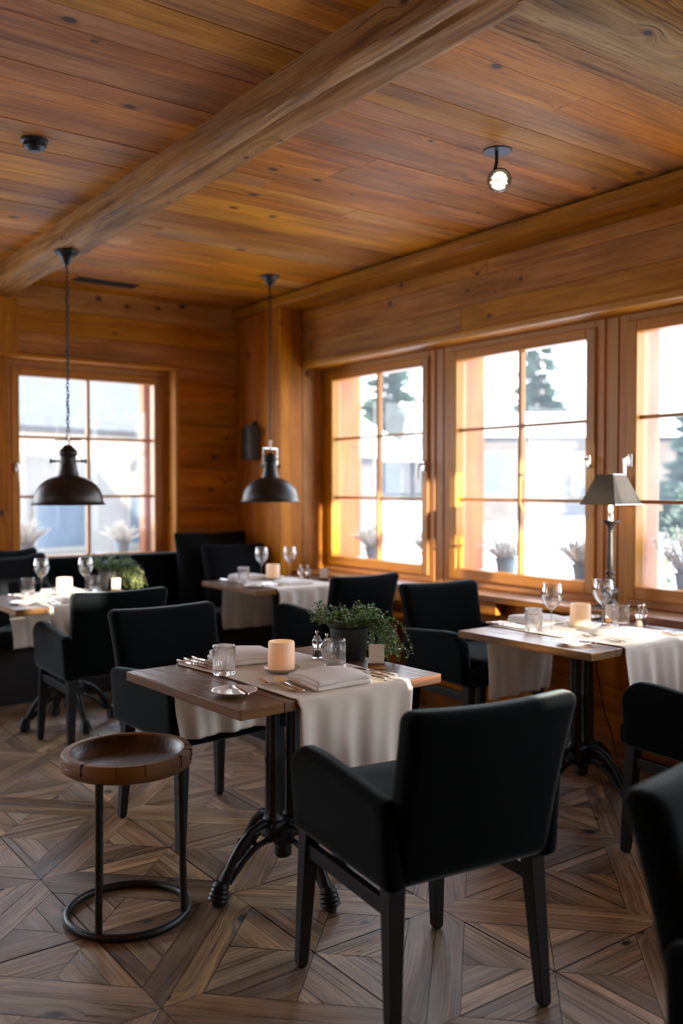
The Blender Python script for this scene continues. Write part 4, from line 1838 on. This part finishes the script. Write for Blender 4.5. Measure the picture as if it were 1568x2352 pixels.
def creeper(o, seed=1, n=130, trail=True, big=1.0, side=(.81, -.59)):
    b = MB()
    b.lathe([(0, 0), (.062, 0), (.064, .004), (.074, .118), (.0795, .121), (.083, .124), (.085, .128), (.086, .146), (.0845, .149), (.080, .149), (.079, .128), (.068, .122), (0, .122)], 44)
    b.build('pot', 'pot', o)
    b = MB()
    b.lathe([(.078, .130), (.05, .138), (0, .140)], 24, rf=lambda a, z, j: 1 + .04 * math.sin(a * 9))
    b.build('soil', 'soil', o)
    f = MB(seed)
    g = MB(seed + 50)
    st = MB(seed)
    rg = f.rng
    sd = Vector((side[0], side[1], 0))
    pe = Vector((-side[1], side[0], 0))
    for i in range(n):
        long_ = trail and i % 3 == 0
        a = rg.uniform(0, 2 * PI)
        p = Vector((math.cos(a), math.sin(a), 0)) * rg.uniform(.01, .07) + Vector((0, 0, .142))
        if long_:
            d = (sd * rg.uniform(.5, 1.3) + pe * rg.uniform(-.5, .5) + Vector((0, 0, rg.uniform(.1, .8)))).normalized()
            L = rg.uniform(.14, .32)
            droop = rg.uniform(.10, .21)
        else:
            d = (Vector((math.cos(a), math.sin(a), 0)) * rg.uniform(.2, 1.2) + Vector((0, 0, rg.uniform(.3, 1)))).normalized()
            L = rg.uniform(.04, .095) * big
            droop = rg.uniform(.03, .11)
        step = .0085
        pts = [p.copy()]
        m_ = int(L / step)
        tipb = long_ and rg.random() < .28
        for q in range(m_):
            d = (d + Vector((rg.uniform(-1, 1), rg.uniform(-1, 1), rg.uniform(-1, 1))) * .22 + Vector((0, 0, -1)) * droop).normalized()
            p = p + d * step
            hr = math.hypot(p.x, p.y)
            if hr < .092 and p.z < .15:
                s_ = .094 / max(hr, .01)
                p = Vector((p.x * s_, p.y * s_, p.z))
            if p.z < .008 or (p.z < .143 and p.x * sd.x + p.y * sd.y < (.05 if long_ else .075) - max(0, p.x * pe.x + p.y * pe.y) * .4 and hr > .08):
                break
            pts.append(p.copy())
            for w in range(2):
                dd = (Vector((rg.uniform(-1, 1), rg.uniform(-1, 1), rg.uniform(-.4, .9)))).normalized()
                tgt = g if (tipb and q > m_ * .62) else f
                sz = rg.uniform(.009, .0155)
                leaf_quad(tgt, p, dd, Vector((rg.uniform(-.4, .4), rg.uniform(-.4, .4), 1)), sz, sz * .40)
        if len(pts) > 2:
            st.tube(pts, [.0009] * len(pts), 4)
    st.build('stems', 'stem', o)
    f.build('leaves', 'leaf', o)
    if g.v:
        g.build('sunlit_leaves', 'leafsunlit', o)


def W(T, A, p):
    c, s_ = math.cos(A), math.sin(A)
    return (T[0] + c * p[0] - s_ * p[1], T[1] + s_ * p[0] + c * p[1])


# -- candles
GCN = 'pillar candles on saucers'
for (x, y, z, lab) in ((1.710, 2.690, ZC, 'ivory pillar candle on a saucer in the middle of the front table'),
                       (3.379, 2.746, ZC, 'glowing pillar candle on a saucer on the right table between the two wine glasses'),
                       (1.884, 5.37, ZC, 'pillar candle with bright top on the left table under the pendant'),
                       (3.384, 5.43, ZC, 'pillar candle on the far table in front of the corner pillar')):
    make('pillar_candle', candle, (x, y, z), x, lab, 'candle', GCN)

# -- tumblers
GTU = 'cut glass tumblers on the tables'
make('fluted_tumbler', tumbler('flute'), (1.530, 2.775, ZC), 0, 'clear tumbler with vertical flutes at the left of the candle on the front table', 'glass', GTU)
make('grid_tumbler', tumbler('grid'), (1.912, 2.650, ZC), 0, 'clear tumbler with a cut grid between the candle and the card on the front table', 'glass', GTU)
for (x, y, lab) in ((3.127, 2.803, 'diamond cut tumbler beside the left wine glass on the right table'),
                    (3.557, 2.655, 'diamond cut tumbler in front of the card on the right table'),
                    (1.722, 5.54, 'bright cut tumbler at the left of the candle on the left table'),
                    (2.120, 5.50, 'cut tumbler at the right end of the left table beside the small card'),
                    (3.142, 5.42, 'cut tumbler at the left of the candle on the far table')):
    make('diamond_tumbler', tumbler('diamond'), (x, y, ZC), x, lab, 'glass', GTU)

# -- wine glasses
GW = 'stemmed wine glasses'
for (x, y, lab) in ((3.173, 2.739, 'left one of the two wine glasses on the right table'),
                    (3.507, 2.718, 'right one of the two wine glasses on the right table, before the lamp foot'),
                    (1.80, 5.53, 'left one of the two wine glasses on the left table'),
                    (2.045, 5.45, 'right one of the two wine glasses on the left table, right of the candle'),
                    (3.400, 5.61, 'left one of the two wine glasses on the far table'),
                    (3.600, 5.55, 'right one of the two wine glasses on the far table, against the pillar')):
    make('wine_glass', wineglass, (x, y, ZC), 0, lab, 'wine glass', GW)

# -- mills
GM = 'small clear salt and pepper mills'
make('pepper_mill', mill('pepper'), (1.962, 2.835, ZC), 0, 'clear acrylic pepper mill beside the plant pot on the front table, the farther mill', 'pepper mill', GM)
make('salt_mill', mill('salt'), (1.958, 2.765, ZC), 0, 'clear acrylic salt mill behind the grid tumbler on the front table', 'salt mill', GM)
make('pepper_mill', mill('pepper'), (3.68, 2.62, ZT), 0, 'clear pepper mill with dark corns on the right table, right one of the pair', 'pepper mill', GM)
make('salt_mill', mill('salt'), (3.640, 2.615, ZT), 0, 'clear salt mill with orange salt on the right table, left one of the pair', 'salt mill', GM)
make('pepper_mill', mill('pepper'), (3.610, 5.33, ZT), 0, 'clear pepper mill on the far table beside its small card', 'pepper mill', GM)
make('salt_mill', mill('salt'), (3.545, 5.325, ZC), 0, 'clear salt mill on the far table right of the candle', 'salt mill', GM)
make('pepper_mill', mill('pepper'), (2.125, 5.60, ZC), 0, 'clear mill on the left table beside the potted creeper', 'pepper mill', GM)

# -- plates with butter knives
GP = 'small white bread plates'
GK = 'silver butter knives on the bread plates'
for (x, y, a, lab, lab2) in ((1.424, 2.515, -12, 'white bread plate on the bare wood at the left front of the front table', 'silver butter knife lying on the bread plate of the front table'),
                             (3.010, 2.480, 20, 'white bread plate at the near left corner of the right table', 'silver butter knife on the near bread plate of the right table'),
                             (1.575, 5.165, 10, 'white bread plate at the near left corner of the left table', 'silver butter knife on the bread plate of the left table'),
                             (3.070, 5.15, 10, 'white bread plate at the near left corner of the far table', 'silver butter knife on the bread plate of the far table')):
    make('bread_plate', plate(.072), (x, y, ZT), 0, lab, 'plate', GP)
    make('butter_knife', butterknife, (x + .012, y - .01, ZT + .0075), R(a), lab2, 'knife', GK)
make('bread_plate', plate(.072), (3.66, 2.94, ZT), 0, 'white bread plate at the far right of the right table beside the lamp foot', 'plate', GP)
make('bread_plate', plate(.072), (1.99, 5.15, ZC), 0, 'white plate on the left table behind the back of its chair', 'plate', GP)
make('butter_knife', butterknife, (3.655, 2.94, ZT + .0075), R(80), 'silver butter knife on the far bread plate of the right table', 'knife', GK)

# -- forks
GF = 'silver forks laid on the runners'
for (x, y, z, a, lab) in ((1.572, 2.505, 0, 4, 'silver fork on the front table, the left one of three'),
                          (1.598, 2.475, .003, -6, 'silver fork on the front table, the middle one of three'),
                          (1.632, 2.482, .004, 2, 'silver fork on the front table, the one closest to the napkin'),
                          (3.165, 2.46, 0, 3, 'silver fork on the right table, beside the near bread plate'),
                          (3.200, 2.455, 0, -3, 'silver fork on the right table, beside the near napkin'),
                          (1.690, 5.09, 0, 2, 'silver fork on the left table, left one of the pair'),
                          (1.725, 5.085, 0, -3, 'silver fork on the left table, right one of the pair'),
                          (3.180, 5.13, 0, 0, 'silver fork on the far table, left one of the pair'),
                          (3.215, 5.13, 0, -4, 'silver fork on the far table, right one of the pair')):
    make('fork', fork, (x, y, ZC + z), R(a), lab, 'fork', GF)

# -- knives
GKN = 'silver table knives laid on the runners'
for (x, y, a, lab) in ((1.893, 2.455, 6, 'silver table knife at the right of the near napkin, the one closest to it'),
                       (1.927, 2.468, 6, 'silver table knife at the right of the near napkin, the middle one'),
                       (1.963, 2.486, 6, 'silver table knife at the right of the near napkin, the one nearest the card'),
                       (1.512, 2.960, 188, 'silver table knife at the far left of the front table, leftmost of three'),
                       (1.545, 2.975, 186, 'silver table knife at the far left of the front table, middle one of three'),
                       (1.580, 2.985, 184, 'silver table knife at the far left of the front table, nearest the far napkin'),
                       (3.118, 2.965, 188, 'silver table knife at the left corner of the right table, outer one of three'),
                       (3.146, 2.955, 186, 'silver table knife at the left corner of the right table, middle one of three'),
                       (3.174, 2.95, 184, 'silver table knife at the left corner of the right table, inner one of three'),
                       (3.520, 2.43, 4, 'silver table knife at the right front of the right table, next to the napkin'),
                       (3.555, 2.43, 4, 'silver table knife at the right front of the right table, outer one'),
                       (3.095, 5.54, 186, 'silver table knife at the far left corner of the far table'),
                       (1.625, 5.47, 186, 'silver table knife at the far left corner of the left table')):
    make('table_knife', knife, (x, y, ZC if x > 1.6 and x < 3.6 else ZC), R(a), lab, 'knife', GKN)

# -- napkins
GN = 'folded linen napkins'
for (nm, w, d, h, x, y, a, lab) in (
        ('napkin', .225, .195, .034, 1.745, 2.452, 0, 'folded white napkin at the near edge of the front table between forks and knives'),
        ('napkin', .22, .20, .036, 1.715, 2.955, -8, 'folded white napkin on the far side of the front table behind the candle'),
        ('napkin', .2, .2, .02, 3.365, 2.475, 2, 'sunlit folded napkin at the near edge of the right table'),
        ('napkin', .2, .2, .03, 3.330, 2.965, 0, 'folded napkin on the far side of the right table'),
        ('napkin', .2, .2, .02, 1.850, 5.14, 4, 'folded napkin at the near edge of the left table'),
        ('napkin', .2, .2, .02, 1.93, 5.56, 4, 'folded napkin on the bench side of the left table'),
        ('napkin', .2, .2, .02, 3.36, 5.14, 0, 'folded napkin at the near edge of the far table'),
        ('napkin', .2, .2, .03, 3.27, 5.585, 0, 'folded napkin on the bench side of the far table')):
    o = thing(nm, lab, 'napkin', (x, y, ZC), R(a), GN)
    napkin(w, d, h, x + y)(o)

# -- cards
GCD = 'small paper cards in wooden holders'
for (x, y, z, a, lab) in ((2.035, 2.565, ZT, -38, 'pinkish paper card with a handwritten line in a wooden holder beside the plant pot'),
                          (3.655, 2.785, ZT, -38, 'white paper card in a holder behind the tumbler on the right table'),
                          (2.225, 5.415, ZT, -38, 'cream paper card in a holder at the right end of the left table'),
                          (3.672, 5.22, ZT, -38, 'cream paper card in a holder at the right end of the far table')):
    make('table_card', card, (x, y, z), R(a), lab, 'card', GCD)

# -- cup on the far table
o = thing('butter_dish', 'small cream round dish with lid at the left of the tumbler on the far table', 'dish', (3.15, 5.575, ZC))
b = MB()
b.lathe([(0, 0), (.028, 0), (.034, .006), (.036, .022), (.034, .024), (0, .024)], 28)
b.build('dish_body', 'ceramic', o)
b = MB()
b.lathe([(.035, .024), (.035, .028), (.028, .034), (.006, .038), (.006, .042), (0, .044)], 28)
b.build('lid', 'ceramic', o)

# -- plants
o = thing('potted_creeper', 'trailing green creeper in a black pot at the right end of the front table', 'plant', (2.075, 2.785, ZT), 0, 'potted creepers on the tables')
creeper(o, 3, 190)
o = thing('potted_creeper', 'bushy green creeper in a dark pot at the right end of the left table', 'plant', (2.375, 5.72, .66), 0, 'potted creepers on the tables')
creeper(o, 8, 170, True, 1.25)
o.location = (2.25, 5.575, ZT)

# -- stool
o = thing('tray_stool', 'round wooden tray stool on black tubular legs with a floor ring', 'stool', (1.192, 2.815, 0), R(0))
b = MB()
ro, ri, zt_, zb = .208, .178, .545, .487
prof = [(0, zb), (ro - .012, zb), (ro, zb + .008), (ro + .002, zt_ - .008), (ro - .003, zt_), (ri + .006, zt_ + .001), (ri, zt_ - .004)]
seg = 72
rws = []
for j, (r, z) in enumerate(prof):
    rws.append([b.av((r * (1 + .006 * math.sin(3 * 2 * PI * i / seg + 1) + .003 * math.sin(7 * 2 * PI * i / seg)) * math.cos(2 * PI * i / seg), r * math.sin(2 * PI * i / seg), z)) for i in range(seg)])
ctr = rws[0]
for j in range(len(prof) - 1):
    for i in range(seg):
        i2 = (i + 1) % seg
        u0, u1 = 2 * PI * ro * i / seg, 2 * PI * ro * (i + 1) / seg
        b.face((rws[j][i], rws[j][i2], rws[j + 1][i2], rws[j + 1][i]), [(u0, prof[j][1] + prof[j][0]), (u1, prof[j][1] + prof[j][0]), (u1, prof[j + 1][1] + prof[j + 1][0]), (u0, prof[j + 1][1] + prof[j + 1][0])], True, .31)
rim = b.build('rim', 'stoolwood', o)
# hollowed bowl
b = MB()
prof = [(ri, zt_ - .004), (ri - .008, zt_ - .016), (ri - .022, zt_ - .030), (ri - .05, zt_ - .038), (.06, zt_ - .041), (0, zt_ - .0415)]
rws = []
for j, (r, z) in enumerate(prof):
    n_ = seg if r > 0 else 1
    rws.append([b.av((r * math.cos(2 * PI * i / seg) * (1 + .006 * math.sin(3 * 2 * PI * i / seg + 1)), r * math.sin(2 * PI * i / seg), z)) for i in range(n_)])
for j in range(len(prof) - 1):
    for i in range(seg):
        i2 = (i + 1) % seg
        A = (rws[j][i], rws[j][i2]) + ((rws[j + 1][i2], rws[j + 1][i]) if len(rws[j + 1]) > 1 else (rws[j + 1][0],))
        b.face(A, [(b.v[q][1] * .8 + b.v[q][0] * .6, b.v[q][0] * .8 - b.v[q][1] * .6) for q in A], True, .66)
b.build('bowl', 'bowl', o)
# drying cracks cut in the edge
b = MB()
for a, w in ((205, .0005), (238, .0004), (262, .0005), (322, .0016), (338, .0006), (300, .0004), (95, .0012)):
    b.T = Matrix.Rotation(R(a), 4, 'Z')
    b.box(ri + .004, ro + .0032, -w, w, zb + .022, zt_ + .0016)
cr_ = b.build('drying_crack', 'rubber', rim)
cr_['kind'] = 'stuff'
for a in (-45, 97, 219):
    b = MB()
    ca, sa = math.cos(R(a)), math.sin(R(a))
    b.tube([(ca * .183, sa * .183, .487), (ca * .190, sa * .190, .02)], .0115, 14)
    b.build('leg', 'steel', o)
b = MB()
b.tube([(.196 * math.cos(2 * PI * i / 56), .196 * math.sin(2 * PI * i / 56), .0125) for i in range(56)], .0125, 12, closed=True)
b.build('floor_ring', 'steel', o)

# -- table lamp on the ledge
o = thing('table_lamp', 'table lamp with turned dark metal column and square tapered shade on the window ledge', 'table lamp', (3.955, 3.02, .768), 0)
b = MB()
b.box(-.055, .055, -.055, .055, 0, .018)
b.lathe([(0, .018), (.048, .018), (.050, .026), (.040, .034), (.030, .042), (.024, .052), (.030, .060), (.040, .075), (.043, .088), (.036, .104), (.022, .116), (.017, .124), (.026, .131), (.026, .138), (.016, .145), (.022, .155), (.024, .163), (.016, .172), (.020, .182), (.026, .190), (.020, .197), (.014, .203),
         (.016, .212), (.0185, .23), (.017, .30), (.0145, .375), (.013, .400), (.018, .404), (.018, .410), (.013, .416), (.016, .428), (.030, .444), (.044, .452), (.046, .456), (.044, .460), (.012, .459), (0, .459)], 32)
b.build('base', 'lampmetal', o)
b = MB()
b.lathe([(0, .455), (.0125, .455), (.0125, .500), (.011, .502), (0, .502)], 20)
b.build('candle_tube', 'chrome', o)
b = MB()
b.lathe([(0, .50), (.008, .502), (.012, .52), (.010, .538), (0, .548)], 16)
b.build('bulb', 'flame', o)
b = MB()
zb_, zt2 = .56, .735
wb, wt = .112, .052
Q = lambda w, z: [(-w, -w, z), (w, -w, z), (w, w, z), (-w, w, z)]
o1, o2 = Q(wb, .0), Q(wt, .155)
zoff = .575 - .03
A = [b.av((p[0], p[1], p[2] + zoff)) for p in o1]
B = [b.av((p[0], p[1], p[2] + zoff)) for p in o2]
for i in range(4):
    b.face((A[i], A[(i + 1) % 4], B[(i + 1) % 4], B[i]))
sh = b.build('lamp_shade', 'shade', o, solid=.0015)
b = MB()
for w, z in ((wb + .0006, zoff), (wt + .0006, zoff + .155)):
    q = Q(w, z)
    for i in range(4):
        b.tube([q[i], q[(i + 1) % 4]], .0022, 6)
b.build('trim_braid', 'chrome', sh)
b = MB()
b.tube([(-wt, 0, zoff + .15), (wt, 0, zoff + .15)], .0015, 6)
b.tube([(0, -wt, zoff + .15), (0, wt, zoff + .15)], .0015, 6)
b.tube([(0, 0, .46), (0, 0, zoff + .16)], .0015, 6)
b.build('shade_carrier', 'chrome', o)
b = MB()
b.tube([(-.05, .0, .006), (-.10, .0, .010), (-.128, .0, .012), (-.134, 0, .004), (-.134, -.004, -.06), (-.132, -.02, -.30), (-.125, -.06, -.50), (-.10, -.09, -.62), (-.08, -.11, -.755)], .0035, 8)
b.build('cable', 'rubber', o)
d = bpy.data.lights.new('lamp_bulb', 'POINT')
d.energy = .25
d.color = (1, .65, .32)
d.shadow_soft_size = .012
l_ = bpy.data.objects.new('lamp_bulb', d)
l_.location = (0, 0, .56)
C.objects.link(l_)
l_.parent = o
# halogen of the ceiling spot
d = bpy.data.lights.new('spot_bulb', 'SPOT')
d.energy = 3.5
d.color = (1, .8, .55)
d.spot_size = R(70)
d.shadow_soft_size = .01
l_ = bpy.data.objects.new('spot_bulb', d)
l_.location = (2.88 + .012 + hd.x * .02, 2.80 + hd.y * .02, CZ - .122 + hd.z * .02)
l_.rotation_euler = hd.to_track_quat('-Z', 'Y').to_euler()
C.objects.link(l_)
